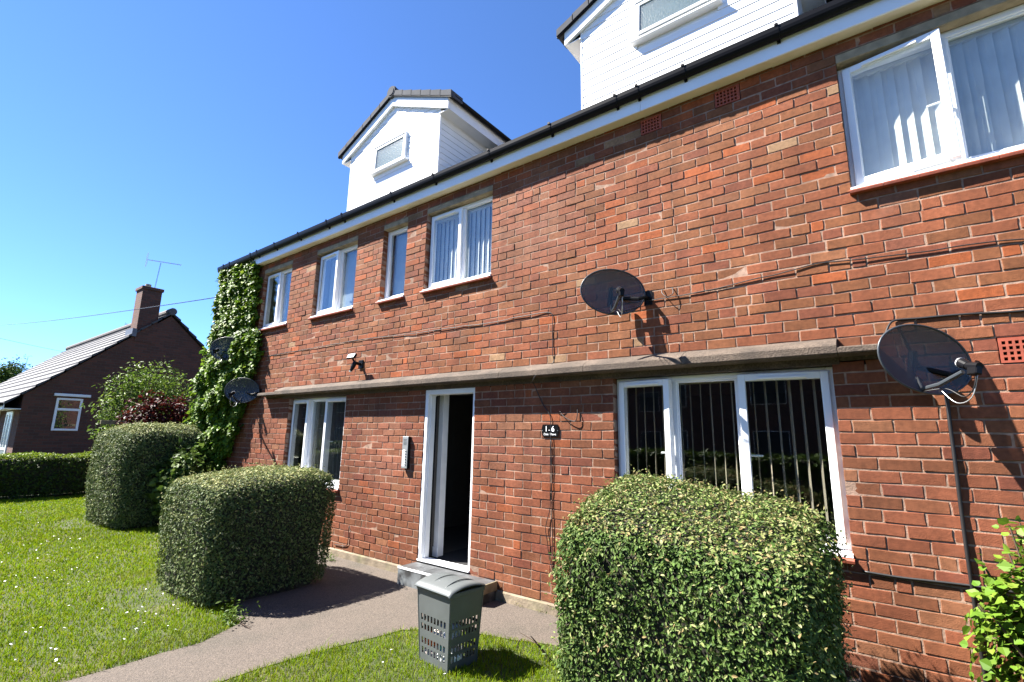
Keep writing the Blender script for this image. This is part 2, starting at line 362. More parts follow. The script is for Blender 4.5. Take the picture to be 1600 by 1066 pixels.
# mortar body: rectangles between openings, recessed behind the brick faces
xs = sorted({BX0, BX1} | {v for o in BLK for v in o[:2]}); zs = sorted({0.097, SOF} | {v for o in BLK for v in o[2:] if v > .097})
mb = MB()
for i in range(len(xs)-1):
    run = None
    for j in range(len(zs)-1):
        cx, cz = (xs[i]+xs[i+1])/2, (zs[j]+zs[j+1])/2
        if not any(o[0] < cx < o[1] and o[2] < cz < o[3] for o in BLK):
            mb.box(xs[i]-(0 if i else 0), xs[i+1], 0.0042, 0.104, zs[j], zs[j+1])
wall = mb.build('mortar_wall', M['mortar'], blk)
# brick courses
def brick_geo(x0, x1, z0, z1, proud, rs):
    """ring of 8 points jittered, chamfered arris, body back to y=.1"""
    j = lambda a: rs.uniform(-a, a)
    xm, zm = (x0+x1)/2, (z0+z1)/2; e = .0027
    base = [(x0, z0), (xm+j(.03), z0), (x1, z0), (x1, zm), (x1, z1), (xm+j(.03), z1), (x0, z1), (x0, zm)]
    ring = [(x+j(e), z+j(e)) for x, z in base]
    cx, cz = xm, zm; ch = rs.uniform(.0018, .0038)
    def inset(p): return (p[0]-math.copysign(ch, p[0]-cx) if abs(p[0]-cx) > .04 or abs(p[0]-cx) > (x1-x0)*.3 else p[0], p[1]-math.copysign(ch, p[1]-cz) if abs(p[1]-cz) > .02 else p[1])
    tw, tl = j(.0014), j(.0012)
    yf = lambda x: proud + tw*(x-cx)/.11
    V = [(x, .1, z) for x, z in base] + [(x, yf(x)+ch*.8, z) for x, z in ring] + [(inset(p)[0], yf(p[0]) + tl*(p[1]-cz)/.04 + j(.0004), inset(p)[1]) for p in ring]
    F = []
    for k in range(8):
        k2 = (k+1) % 8
        F += [(k, 8+k, 8+k2), (k, 8+k2, k2), (8+k, 16+k, 16+k2), (8+k, 16+k2, 8+k2)]
    V.append((cx, proud + j(.0006), cz))
    for k in range(8): F.append((16+k, 24, 16+(k+1) % 8))
    F = [(a, c_, b_) for a, b_, c_ in F]
    return V, F
def brick_col(x, z, rs):
    t = rs.random()
    if z > zrow(0): P = ((.46, (.310, .113, .064)), (.78, (.280, .118, .062)), (.86, (.40, .122, .050)), (.94, (.275, .098, .064)), (.985, (.33, .15, .085)), (1, (.40, .27, .18)))
    else: P = ((.52, (.280, .103, .062)), (.82, (.255, .104, .060)), (.87, (.34, .11, .052)), (.95, (.245, .086, .060)), (.99, (.30, .14, .085)), (1, (.38, .28, .22)))
    for th, c in P:
        if t <= th: break
    k = rs.uniform(.86, 1.16); c = [v*k for v in c]
    # pale, smeared repointing between the first-floor window and the dish, scrubbed patch by the intercom
    sm = max(0, 1-((x+3.0)/.75)**2-((z-4.0)/.75)**2)*.55 + max(0, 1-((x+5.35)/.6)**2-((z-1.5)/.6)**2)*.4 + max(0, 1-((x+3.3)/.7)**2-((z-1.5)/.45)**2)*.25
    sm += max(0, 1-((x-.20)/.10)**2)*(.4 if 2.9 < z < 3.4 else 0)
    sm *= rs.uniform(.2, 1.0)
    c = [v*(1-sm)+s_*sm for v, s_ in zip(c, (.40, .22, .19))]
    if z < .35:
        q = (.35-z)/.35*.55*rs.uniform(.4, 1); c = [v*(1-q)+s_*q for v, s_ in zip(c, (.26, .17, .10))]
    return [c[0]*1.02, c[1]*.90, c[2]*.73]
def proj(p):
    d = Vector(p)-Vector(CAM); w_ = d.dot(Fw); return (800+766.54*d.dot(Rt)/w_, 533-766.54*d.dot(Up)/w_, w_)
bricks = []; rsb = random.Random(11)
J = .0055
for r in range(-27, 29):
    z0, z1 = zrow(r)+J, zrow(r+1)-J
    if r == 28: z1 = min(z1, SOF)
    zc = (z0+z1)/2
    cuts = sorted((o[0], o[1]) for o in BLK if o[2]+.01 < zc < o[3]-.01)
    if r in (-1,): pass
    iv = []; x = BX0
    for a, b_ in cuts:
        if a > x: iv.append((x, a))
        x = max(x, b_)
    if x < BX1: iv.append((x, BX1))
    ph = -3.458 + (.115 if r % 2 else 0) + rsb.uniform(-.006, .006)
    if r >= 13: ph += .0
    if r < 0: ph += .035
    for a, b_ in iv:
        k = math.ceil((a-ph)/.23); js = [a]
        x = ph+k*.23
        while x < b_-.001:
            if x-a > .075 and b_-x > .075: js.append(x+rsb.uniform(-.005, .005))
            x += .23
        js.append(b_)
        # occasional cut bricks
        js2 = [js[0]]
        for q in js[1:]:
            if q-js2[-1] > .2 and rsb.random() < .07: js2.append(js2[-1]+(q-js2[-1])*rsb.choice((.5, .42, .6)))
            js2.append(q)
        for p, q in zip(js2[:-1], js2[1:]):
            e0 = J if p > a+.001 else 0.0; e1 = J if q < b_-.001 else 0.0
            if abs(p-BX0) < .01: e0 = 0
            pr_ = rsb.gauss(0, .0016); pr_ = max(-.004, min(.004, pr_))
            if rsb.random() < .03: pr_ -= .004
            dz = rsb.uniform(-.0015, .0015)
            V, F = brick_geo(p+e0, q-e1, z0+dz, z1+dz, pr_, rsb)
            bricks.append((V, F, brick_col((p+q)/2, zc, rsb), ((p+q)/2, zc)))
def score(b_):
    u, v, w_ = proj((b_[3][0], 0, b_[3][1]))
    if w_ <= 0 or not (5 < u < 1595 and 5 < v < 1060): return 1e9
    if -1.95 < b_[3][0] < -.3 and b_[3][1] < 1.15: return 1e9
    return w_*w_
order = sorted(range(len(bricks)), key=lambda i: score(bricks[i]))
for i in order[:298]:
    V, F, c, _ = bricks[i]; tri_mesh('brick', V, F, M['brick'], blk, cols=np.tile(c, (len(V), 1)))
VV = []; FF = []; CC = []; n0 = 0
for i in order[298:]:
    V, F, c, _ = bricks[i]; VV.append(np.array(V)); FF.append(np.array(F)+n0); CC.append(np.tile(c, (len(V), 1))); n0 += len(V)
tag(tri_mesh('brickwork', np.concatenate(VV), np.concatenate(FF), M['brick'], blk, cols=np.concatenate(CC)), kind='stuff')

# plinth, ends, back, floors
mb = MB(); mb.prism_x([(-.028, 0.0), (-.022, .085), (-.004, .0965), (.12, .0965), (.12, 0.0)], BX0, -4.6); mb.prism_x([(-.028, 0.0), (-.022, .085), (-.004, .0965), (.12, .0965), (.12, 0.0)], -3.77, BX1)
mb.build('plinth', M['plinth'], blk)
mb = MB()
mb.box(BX0, BX0+.1, .106, 7.4, 0, SOF); mb.box(BX1-.1, BX1, .106, 7.4, 0, SOF); mb.box(BX0, BX1, 7.4, 7.5, 0, SOF)
mb.build('outer_wall', M['farbrick'], blk)
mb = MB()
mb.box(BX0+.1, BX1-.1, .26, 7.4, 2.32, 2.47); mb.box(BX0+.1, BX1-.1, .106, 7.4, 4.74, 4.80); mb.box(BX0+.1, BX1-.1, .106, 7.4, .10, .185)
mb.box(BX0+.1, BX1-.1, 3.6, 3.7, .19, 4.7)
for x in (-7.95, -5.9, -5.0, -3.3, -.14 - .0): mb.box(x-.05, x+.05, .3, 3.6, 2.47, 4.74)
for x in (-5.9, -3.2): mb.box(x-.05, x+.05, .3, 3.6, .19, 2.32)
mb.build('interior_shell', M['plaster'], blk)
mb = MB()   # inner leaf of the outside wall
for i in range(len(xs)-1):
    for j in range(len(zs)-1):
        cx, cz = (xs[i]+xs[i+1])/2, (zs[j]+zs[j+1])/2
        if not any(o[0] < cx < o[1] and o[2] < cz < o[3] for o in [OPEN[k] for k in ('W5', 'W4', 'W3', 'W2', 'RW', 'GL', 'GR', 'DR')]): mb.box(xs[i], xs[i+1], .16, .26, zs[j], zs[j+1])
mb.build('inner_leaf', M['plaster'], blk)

# canopy band: slabs with chamfered top
sx = [-8.05, -6.92, -5.72, -4.50, -3.30, -2.27, -1.335, -.235]
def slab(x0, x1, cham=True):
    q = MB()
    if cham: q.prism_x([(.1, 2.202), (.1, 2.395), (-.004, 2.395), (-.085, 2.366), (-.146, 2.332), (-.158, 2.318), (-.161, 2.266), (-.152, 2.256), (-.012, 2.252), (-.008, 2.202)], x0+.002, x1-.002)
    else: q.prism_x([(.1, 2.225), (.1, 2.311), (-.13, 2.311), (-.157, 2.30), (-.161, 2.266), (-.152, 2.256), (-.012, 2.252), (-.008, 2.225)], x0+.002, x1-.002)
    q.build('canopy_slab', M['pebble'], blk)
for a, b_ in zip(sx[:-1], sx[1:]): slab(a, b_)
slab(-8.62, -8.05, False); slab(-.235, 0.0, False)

# airbricks
for k in ('A1', 'A2', 'A3'):
    x0, x1, z0, z1 = OPEN[k]; x0 += .006; x1 -= .006; z0 += .006; z1 -= .006
    nx_, nz_ = 6, 4; us = [0]; vs_ = [0]
    for i in range(nx_): us += [.07+i*.145+.0, .07+i*.145+.085]
    us = sorted(set(us+[1])); 
    for i in range(nz_): vs_ += [.09+i*.215, .09+i*.215+.13]
    vs_ = sorted(set(vs_+[1])); hol = {(1+2*i, 1+2*j) for i in range(nx_) for j in range(nz_)}
    q = MB(); grid_panel(q, lambda u, v: Vector((x0+(x1-x0)*u, -.002, z0+(z1-z0)*v)), us, vs_, hol, .05, (0, -1, 0))
    q.build('air_brick', M['airbrick'], blk)
    one('air_brick_dark_backing', M['dark_in'], blk, x0, x1, .09, .1, z0, z1)  # dark panel, painted as the unlit cavity behind the holes

# windows -----------------------------------------------------------
def window(key, lights, label=None, vent=True, glass='glass'):
    x0, x1, z0, z1 = OPEN[key]
    zs0 = z0+.035
    q = MB(); fw = .05
    q.box(x0+.002, x0+fw, .055, .125, zs0, z1-.002, .004); q.box(x1-fw, x1-.002, .055, .125, zs0, z1-.002, .004)
    q.box(x0+fw, x1-fw, .055, .125, zs0, zs0+fw, .004); q.box(x0+fw, x1-fw, .055, .125, z1-fw, z1-.002, .004)
    for (t, a, b_, h, ang) in lights[:-1]: q.box(b_-.024, b_+.024, .055, .125, zs0+fw, z1-fw, .004)
    f = q.build('window', M['upvc'], blk, label=label)
    sb = MB(); sb.box(x0+.002, x1-.002, .0, .086, z0+.012, z0+.036, .004); sb.prism_x([(.0, z0+.012), (.0, z0+.034), (-.018, z0+.03), (-.018, z0+.006), (.0, z0+.006)], x0-.004, x1+.004); sb.build('sill_board', M['upvc'], f)
    st = MB(); nt_ = max(2, int((x1-x0)/.2)); 
    for i in range(nt_):
        a = x0-.012+(x1-x0+.024)*i/nt_; b_ = x0-.012+(x1-x0+.024)*(i+1)/nt_
        s2 = MB(); s2.prism_x([(.05, z0+.005), (-.05, z0+.0), (-.054, z0-.008), (-.05, z0-.026), (.0, z0-.026), (.0, z0-.001), (.05, z0-.001)], a+.001, b_-.001); s2.build('sill_tile', M['tile_red'], f)
    if key in LINT:
        l0, l1, lz0, lz1 = LINT[key]; one('lintel', M['concrete'], f, l0+.002, l1-.002, -.003, .12, lz0+.001, lz1-.008, b=.004)
    for (t, a, b_, h, ang) in lights:
        a2 = a+.022 if a > x0+.06 else x0+fw; b2 = b_-.022 if b_ < x1-.06 else x1-fw
        zA, zB = zs0+fw, z1-fw
        if t == 'F':
            one('pane', M[glass], f, a2+.002, b2-.002, .085, .105, zA+.002, zB-.002)
            g = MB(); 
            for bb in ((a2, a2+.014, zA, zB), (b2-.014, b2, zA, zB), (a2+.014, b2-.014, zA, zA+.014), (a2+.014, b2-.014, zB-.014, zB)): g.box(bb[0], bb[1], .066, .084, bb[2], bb[3], .003)
            g.build('glazing_bead', M['upvc'], f)
        else:
            a3, b3, zA3, zB3 = a2-.016, b2+.016, zA-.018, zB+.018; sw = .054
            hx = a3 if h == 'L' else b3; ang_ = math.radians(ang)*(-1 if h == 'L' else 1)
            X = Matrix.Translation((hx, .05, 0)) @ Matrix.Rotation(ang_, 4, 'Z') @ Matrix.Translation((-hx, -.05, 0))
            g = MB(); g.xf = X
            y0_, y1_ = .028, .0535
            for bb in ((a3, a3+sw, zA3, zB3), (b3-sw, b3, zA3, zB3), (a3+sw, b3-sw, zA3, zA3+sw), (a3+sw, b3-sw, zB3-sw, zB3)):
                g.box(bb[0], bb[1], y0_, y1_+(.04 if ang > 2 else 0), bb[2], bb[3], .004)
            g.build('sash', M['upvc'], f)
            g = MB(); g.xf = X; g.box(a3+sw, b3-sw, .036, .048, zA3+sw, zB3-sw); g.build('pane', M[glass], f)
            if vent:
                g = MB(); g.xf = X; w2 = min(.34, (b3-a3)*.62); c_ = (a3+b3)/2; g.box(c_-w2/2, c_+w2/2, .012, .0285, zB3-.046, zB3-.026, .004); g.build('trickle_vent', M['upvc'], f)
            if ang > 2:
                g = MB(); g.xf = X; hx2 = b3-sw if h == 'L' else a3+sw; sg = -1 if h == 'L' else 1; zc = (zA+zB)/2-.03
                g.box(min(hx2-.03*sg, hx2+.0*sg), max(hx2-.03*sg, hx2), .094, .105, zc-.04, zc+.03, .003); g.box(min(hx2-.02*sg, hx2+.085*sg), max(hx2-.02*sg, hx2+.085*sg), .105, .118, zc, zc+.016, .004); g.build('handle', M['handle'], f)
    return f
def recess(f, dy=.03):
    f.location.y += dy
    for o in f.children:
        if o.name.split('.')[0] in ('sill_board', 'sill_tile', 'lintel'): o.location.y -= dy
def slats(f, x0, x1, z0, z1, y, wd, step, ang, m, jit=3):
    n = int((x1-x0)/step)
    for i in range(n+1):
        x = x0+step*i + random.uniform(-.003, .003); a = math.radians(ang+random.uniform(-jit, jit))
        g = MB(); g.xf = Matrix.Translation((x, y, 0)) @ Matrix.Rotation(a, 4, 'Z')
        cv = .006; g.add([(-wd/2, 0, z0), (0, cv, z0), (wd/2, 0, z0), (wd/2, 0, z1), (0, cv, z1), (-wd/2, 0, z1), (-wd/2, .0015, z0), (0, cv+.0015, z0), (wd/2, .0015, z0), (wd/2, .0015, z1), (0, cv+.0015, z1), (-wd/2, .0015, z1)],
              [(0, 1, 4, 5), (1, 2, 3, 4), (7, 6, 11, 10), (8, 7, 10, 9), (0, 6, 7, 1), (1, 7, 8, 2), (2, 8, 9, 3), (3, 9, 10, 4), (4, 10, 11, 5), (5, 11, 6, 0)])
        g.build('blind_slat', m, f)
    one('blind_rail', m, f, x0-.03, x1+.03, y-.02, y+.02, z1, z1+.03)
def drape(f, name, x0, x1, z0, z1, y, amp, lam, m):
    n = int((x1-x0)/lam*8); V = []; F = []
    for i in range(n+1):
        x = x0+(x1-x0)*i/n; yy = y+amp*math.sin(2*math.pi*(x-x0)/lam)+random.uniform(-.003, .003)
        V += [(x, yy, z0), (x, yy, z1), (x, yy+.002, z0), (x, yy+.002, z1)]
    for i in range(n): F += [(4*i, 4*i+4, 4*i+5, 4*i+1), (4*i+2, 4*i+3, 4*i+7, 4*i+6)]
    q = MB(); q.add(V, F); o = q.build(name, m, f, smooth=True); return o
zu0, zu1 = zrow(13)+.1, zrow(26)-.06
f = window('W5', [('S', -9.2, -8.70, 'L', 0), ('F', -8.70, -8.2, None, 0)], 'two light white window beside the ivy')
drape(f, 'curtain', -9.1, -8.75, zu0, zu1, .24, .015, .09, M['curtain']); drape(f, 'curtain', -8.6, -8.26, zu0, zu1, .26, .012, .1, M['blindw'])
f = window('W4', [('S', -7.42, -6.83, 'L', 3), ('F', -6.83, -6.29, None, 0)], 'two light white window with plain pale blind')
one('roller_blind', M['blue_blind'], f, -7.36, -6.34, .22, .224, zu0-.05, zu1+.02)
f = window('W3', [('F', -5.66, -5.13, None, 0)], 'narrow single pane window', glass='glass')
one('roller_blind', M['blue_blind'], f, -5.62, -5.17, .18, .184, zu0-.05, zu1+.02)
f = window('W2', [('S', -4.74, -4.14, 'L', 0), ('F', -4.14, -3.58, None, 0)], 'two light white window with vertical blinds')
slats(f, -4.68, -3.62, zu0-.05, zu1-.02, .15, .092, .08, -20, M['blindw'])
f = window('RW', [('S', -0.04, .60, 'L', 9), ('F', .60, 1.38, None, 0), ('S', 1.38, 1.96, 'R', 0)], 'wide white window with its left sash open')
slats(f, 0.03, 1.92, zu0-.05, zu1-.02, .145, .092, .08, -20, M['blindw'])
f = window('GL', [('S', -7.84, -7.30, 'L', 3), ('F', -7.30, -6.84, None, 0), ('S', -6.84, -6.27, 'R', 3)], 'three light ground floor window with curtains')
drape(f, 'curtain', -7.8, -7.28, .9, 2.16, .3, .03, .12, M['curtain']); drape(f, 'net_curtain', -7.2, -6.33, .9, 2.16, .3, .02, .1, M['net'])
f = window('GR', [('S', -2.04, -1.49, 'L', 8), ('F', -1.49, -.95, None, 0), ('S', -.95, -.285, 'R', 6)], 'three light ground floor window with open vertical slats')
slats(f, -1.98, -.34, .93, 2.13, .165, .089, .086, 107, M['blind'], 5)

for o in list(blk.children):
    if o.name.split('.')[0] == 'window': recess(o)
# doorway -----------------------------------------------------------
q = MB(); q.box(-4.598, -4.545, .008, .14, .195, 2.20, .004); q.box(-3.805, -3.772, .008, .14, .195, 2.20, .004); q.box(-4.545, -3.805, .008, .14, 2.14, 2.20, .004)
q.box(-4.545, -4.53, .05, .14, .22, 2.14, .003); q.box(-3.818, -3.805, .05, .14, .22, 2.14, .003)
df = q.build('door_frame', M['white_paint'], blk)
one('threshold', M['white_paint'], df, -4.598, -3.772, -.012, .13, .192, .217, b=.006)
one('weather_seal', M['black'], df, -4.5295, -4.52, .12, .138, .222, 2.13)
# hall: white return wall with skirting on the left, dark stair beyond
one('hall_wall', M['white_paint'], blk, -4.75, -4.53, .262, .36, .19, 2.32, label='white return wall just inside the doorway'); one('hall_wall', M['plaster'], blk, -3.86, -3.80, 1.5, 3.3, .19, 2.32, label='side wall beyond the stairs')
one('skirting_board', M['white_paint'], blk, -4.75, -4.515, .245, .262, .19, .31, b=.004); one('skirting_board', M['white_paint'], blk, -3.875, -3.86, 1.5, 3.3, .19, .33, b=.004)
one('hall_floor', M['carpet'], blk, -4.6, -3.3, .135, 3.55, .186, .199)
q = MB()
for i in range(9): q.box(-4.62, -3.95, 1.6+i*.22, 3.55, .2+i*.2, .2+(i+1)*.2)
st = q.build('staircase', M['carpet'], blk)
q = MB(); q.tube([(-4.0, 1.5, 1.15), (-4.0, 3.4, 2.85)], .025, 8)
for i in range(7): q.tube([(-4.0, 1.6+i*.28, .3+i*.25), (-4.0, 1.6+i*.28, 1.2+i*.25)], .014, 6)
q.build('banister', M['white_paint'], st)
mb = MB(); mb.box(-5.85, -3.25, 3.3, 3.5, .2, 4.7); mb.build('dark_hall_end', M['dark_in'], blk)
# door step
ds = MB(); ds.box(-4.58, -3.38, -.30, .0, 0.0, .176); step = ds.build('doorstep', M['dirtpaint'], None); step['label'] = 'low doorstep with dark slate top and white nosing below the open doorway'; step['category'] = 'step'
for i, (a, b_) in enumerate(((-4.578, -4.19), (-4.187, -3.785), (-3.782, -3.382))): one('step_tile', M['slate'], step, a, b_, -.288, -.03, .176, .186, b=.002)
one('nosing_strip', M['white_paint'], step, -4.582, -3.378, -.304, -.289, .168, .188, b=.002)
one('edge_strip', M['wood'], step, -3.378, -3.366, -.30, -.02, .1, .188, b=.002)

# eaves: soffit, fascia, gutter ---------------------------------------
SOFx0, SOFx1 = BX0-.1, BX1+.1
one('soffit', M['soffit'], blk, SOFx0, SOFx1, -.104, .10, SOF+.002, SOF+.012)
fx = [SOFx0, -9.3, -6.02, -1.62, 1.6, SOFx1]
for a, b_ in zip(fx[:-1], fx[1:]): one('fascia_board', M['fascia'], blk, a+.001, b_-.001, -.122, -.104, SOF-.006, 5.03, b=.003)
gy, gz, gr_ = -.156, 5.005, .051
def halfpipe(q, x0, x1, r, r2, y=gy, z=gz):
    n = 10; prof = [(y+r*math.cos(math.pi+math.pi*k/n), z+1.7*r*math.sin(math.pi+math.pi*k/n)) for k in range(n+1)] + [(y+r2*math.cos(-math.pi*k/n), z+1.7*r2*math.sin(-math.pi*k/n)) for k in range(n+1)]
    prof[0] = (prof[0][0], z+.012); prof[n] = (prof[n][0], z+.012); prof[n+1] = (prof[n+1][0], z+.012); prof[-1] = (prof[-1][0], z+.012)
    for x0_, x1_ in ((x0, x1),):
        m_ = len(prof); vs = [(x0_, a, b_) for a, b_ in prof]+[(x1_, a, b_) for a, b_ in prof]
        fs = [(i, (i+1) % m_, m_+(i+1) % m_, m_+i) for i in range(m_)]
        for k in range(n): fs += [(k, k+1, 2*n-k, 2*n+1-k), (m_+k, m_+2*n+1-k, m_+2*n-k, m_+k+1)]
        q.add(vs, fs)
q = MB(); halfpipe(q, SOFx0-.02, SOFx1, gr_, gr_-.004); gut = q.build('gutter', M['black'], blk, smooth=False)
gb = [-10.6, -10.33, -9.45, -9.2, -8.55, -7.75, -6.9, -6.48, -5.3, -4.45, -3.5, -2.63, -1.85, -1.62, -1.17, -.4, .4, 1.2, 2.0]
for x in gb:
    q = MB(); halfpipe(q, x-.014, x+.014, gr_+.004, gr_-.001); q.box(x-.014, x+.014, -.135, -.123, gz-.105, gz+.02)
    q.box(x-.014, x+.014, gy-gr_-.009, gy-gr_+.004, gz+.006, gz+.028)
    q.build('gutter_bracket', M['black'], gut)
q = MB(); q.tube(smoothline([(-10.42, gy, 4.95), (-10.42, gy+.005, 4.87), (-10.47, -.1, 4.76), (-10.47, -.06, 4.66), (-10.47, -.055, 2.0), (-10.47, -.055, .1)], 5), .034, 10); q.build('downpipe', M['black'], gut, smooth=True)
# main roof ------------------------------------------------------------
TP = math.tan(math.radians(38)); ry = 3.75
def roofz(y): return 5.03 + (y+.15)*TP
mb = MB(); nrows = 17; L_ = (ry+.15)/nrows
for sgn in (0, 1):
    for i in range(nrows):
        y0_ = -.15+i*L_; y1_ = y0_+L_*1.12
        a = (y0_, roofz(y0_)+.03); b_ = (min(y1_, ry+.02), roofz(min(y1_, ry+.02))+.004); c_ = (b_[0], b_[1]-.02); d_ = (y0_, a[1]-.03)
        pf = [a, b_, c_, d_]
        if sgn: pf = [(7.5-y, z) for y, z in pf]
        mb.prism_x(pf, SOFx0, SOFx1)
roof = mb.build('roof', M['rooftile'], blk)
mb = MB(); mb.tube([(SOFx0, ry, roofz(ry)), (SOFx1, ry, roofz(ry))], .12, 12); mb.build('ridge', M['rooftile'], roof)
mb = MB()
for x in (BX0, BX1-.1): mb.prism_x([(.0, SOF), (0, 5.04), (ry, roofz(ry)-.03), (7.5, 5.04), (7.5, SOF)], x, x+.1)
mb.build('gable_wall', M['farbrick'], blk)

# dormers ---------------------------------------------------------------
def dormer(cx, win, open_):
    hw = 1.105; y0 = .3; zb = 5.30; zp = 7.14; ze = zp-hw*.455; yb = 2.4
    sl = (zp-ze)/hw
    q = MB(); q.prism_y([(cx-hw+.015, zb), (cx-hw+.015, ze), (cx, zp), (cx+hw-.015, ze), (cx+hw-.015, zb)], y0+.02, yb)
    d = q.build('dormer', M['white_paint'], blk)
    wx0, wx1, wz0, wz1 = win
    # front boards, cut round the window; side boards
    bh = .098; n = int((zp-zb)/bh)+1
    for i in range(n):
        z0 = zb+i*bh; z1 = min(z0+bh-.003, zp-.03)
        if z1 <= z0+.01: break
        top = lambda z: hw if z < ze else max(0.02, hw-(z-ze)/sl)
        xa0, xa1 = cx-top(z0)+.0, cx+top(z0); xb0, xb1 = cx-top(z1), cx+top(z1)
        segs = [(xa0, xa1, xb0, xb1)]
        if z1 > wz0-.0 and z0 < wz1+.0: segs = [(xa0, wx0, xb0, wx0), (wx1, xa1, wx1, xb1)]
        for a0, a1, b0, b1 in segs:
            q = MB(); q.add([(a0, y0-.003, z0), (a1, y0-.003, z0), (a1, y0+.02, z0), (a0, y0+.02, z0), (b0, y0+.003, z1), (b1, y0+.003, z1), (b1, y0+.02, z1), (b0, y0+.02, z1)],
                            [(0, 1, 5, 4), (0, 3, 2, 1), (4, 5, 6, 7), (1, 2, 6, 5), (0, 4, 7, 3), (2, 3, 7, 6)])
            q.build('cladding_board', M['clad'], d)
        if z0 < ze-.02:
            zt = min(z1, ze)
            for sg in (-1, 1):
                q = MB(); xo = cx+sg*hw; q.add([(xo+sg*.001, y0+.02, z0), (xo+sg*.001, yb, z0), (xo-sg*.012, yb, z0), (xo-sg*.012, y0+.02, z0), (xo-sg*.004, y0+.02, zt), (xo-sg*.004, yb, zt), (xo-sg*.012, yb, zt), (xo-sg*.012, y0+.02, zt)],
                    [(0, 1, 5, 4), (0, 3, 2, 1), (4, 5, 6, 7), (1, 2, 6, 5), (0, 4, 7, 3), (2, 3, 7, 6)]); q.build('cheek_board', M['clad'], d)
    for sg in (-1, 1):
        a, b_ = sorted((cx+sg*(hw-.01), cx+sg*(hw+.012))); one('corner_trim', M['upvc'], d, a, b_, y0-.006, y0+.03, zb, ze, b=.002)
    # roof planes with overhang
    ov = .24; yo = .245; oz = -ov*sl
    for sg in (-1, 1):
        q = MB(); A = (cx, zp+.10); B = (cx+sg*(hw+ov), ze+oz+.10)
        q.prism_y([A, B, (B[0], B[1]-.05), (cx, A[1]-.05)], yo, 4.1); q.build('dormer_roof', M['verge'], d)
        # barge board, soffit, side fascia, side gutter
        q = MB(); q.prism_y([(cx, zp+.05), (cx+sg*(hw+ov-.03), ze+oz+.056), (cx+sg*(hw+ov-.03), ze+oz-.145), (cx, zp-.15)], yo+.005, yo+.03); q.build('barge_board', M['upvc'], d)
        q = MB(); q.prism_y([(cx, zp-.141), (cx+sg*(hw+ov-.03), ze+oz-.137), (cx+sg*(hw+ov-.03), ze+oz-.13), (cx, zp-.134)], yo+.03, y0-.001); q.build('barge_soffit', M['upvc'], d)
        a, b_ = sorted((cx+sg*(hw+.0), cx+sg*(hw+ov-.05))); q = MB(); q.box(a, b_, yo+.03, 3.6, ze+oz-.14, ze+oz-.128); q.build('side_soffit', M['upvc'], d)
        a, b_ = sorted((cx+sg*(hw+ov-.05), cx+sg*(hw+ov-.03))); one('side_fascia', M['upvc'], d, a, b_, yo+.03, 3.6, ze+oz-.145, ze+oz+.05, b=.002)
        q = MB(); X0 = cx+sg*(hw+ov+.02); n_ = 10
        pr0 = [(X0+.045*math.cos(math.pi+math.pi*k/n_), ze+oz+.055+.045*math.sin(math.pi+math.pi*k/n_)) for k in range(n_+1)]
        q.prism_y(pr0, yo+.06, 3.4); gg = q.build('dormer_gutter', M['black'], d)
        # verge tiles
        nt_ = 6; ln = (hw+ov+.05)
        for i in range(nt_):
            x_a = cx+sg*(.06+(ln-.06)*i/nt_); x_b = cx+sg*(.06+(ln-.06)*(i+1)/nt_+.012)
            za = zp+.10-abs(x_a-cx)*sl; zb_ = zp+.10-abs(x_b-cx)*sl; st_ = .014
            q = MB(); q.prism_y([(x_a, za+.012), (x_b, zb_+.012+st_), (x_b, zb_-.075+st_*.3), (x_a, za-.075)], yo-.035, yo+.22); q.build('verge_tile', M['verge'], d)
            q = MB(); q.prism_y([(x_a, za-.076), (x_b, zb_-.074), (x_b, zb_-.088), (x_a, za-.09)], yo-.028, yo+.004); q.build('verge_clip', M['black'], d)
    q = MB(); q.tube([(cx, yo-.04, zp+.085), (cx, yo-.01, zp+.085), (cx, yo-.008, zp+.085), (cx, 3.6, zp+.085)], [.098, .11, .10, .10], 20); q.build('ridge_tile', M['verge'], d)
    q = MB(); q.tube([(cx, yo-.048, zp+.085), (cx, yo-.04, zp+.085)], [.07, .07], 20); q.build('ridge_cap_disc', M['verge'], d)
    # window
    q = MB(); fw = .042
    yf = y0-.03
    q.box(wx0, wx0+.02, yf-.01, y0+.06, wz0, wz1+.0, .003); q.box(wx1-.02, wx1, yf-.01, y0+.06, wz0, wz1, .003); q.box(wx0, wx1, yf-.012, y0+.06, wz1-.0, wz1+.022, .003)
    q.build('window_surround', M['upvc'], d)
    a, b_ = wx0+.022, wx1-.022
    X = Matrix.Translation((0, y0-.0, wz1-.005)) @ Matrix.Rotation(math.radians(-open_), 4, 'X') @ Matrix.Translation((0, -(y0-.0), -(wz1-.005)))
    q = MB(); q.xf = X
    for bb in ((a, a+fw, wz0+.01, wz1-.01), (b_-fw, b_, wz0+.01, wz1-.01), (a+fw, b_-fw, wz0+.01, wz0+.01+fw), (a+fw, b_-fw, wz1-.01-fw, wz1-.01)): q.box(bb[0], bb[1], yf-.004, yf+.03, bb[2], bb[3], .003)
    q.build('window_sash', M['upvc'], d)
    q = MB(); q.xf = X; q.box(a+fw, b_-fw, yf+.008, yf+.02, wz0+.01+fw, wz1-.01-fw); q.build('pane', M['frost'], d)
    one('dim_room_board', M['dimroom'], d, wx0+.03, wx1-.03, y0+.010, y0+.017, wz0+.02, wz1-.02)  # dark board behind the pane, painted to pass for a dim room
    one('sill_board', M['upvc'], d, wx0-.05, wx1+.05, yf-.045, y0+.02, wz0-.03, wz0-.002, b=.004)
    return d
d1 = dormer(-6.01, (-6.42, -5.62, 5.90, 6.36), 2); d1['label'] = 'complete white gabled dormer above the narrow window'
d2 = dormer(-1.385, (-1.80, -0.94, 5.97, 6.44), 6); d2['label'] = 'white dormer cut by the top of the picture, its window ajar'

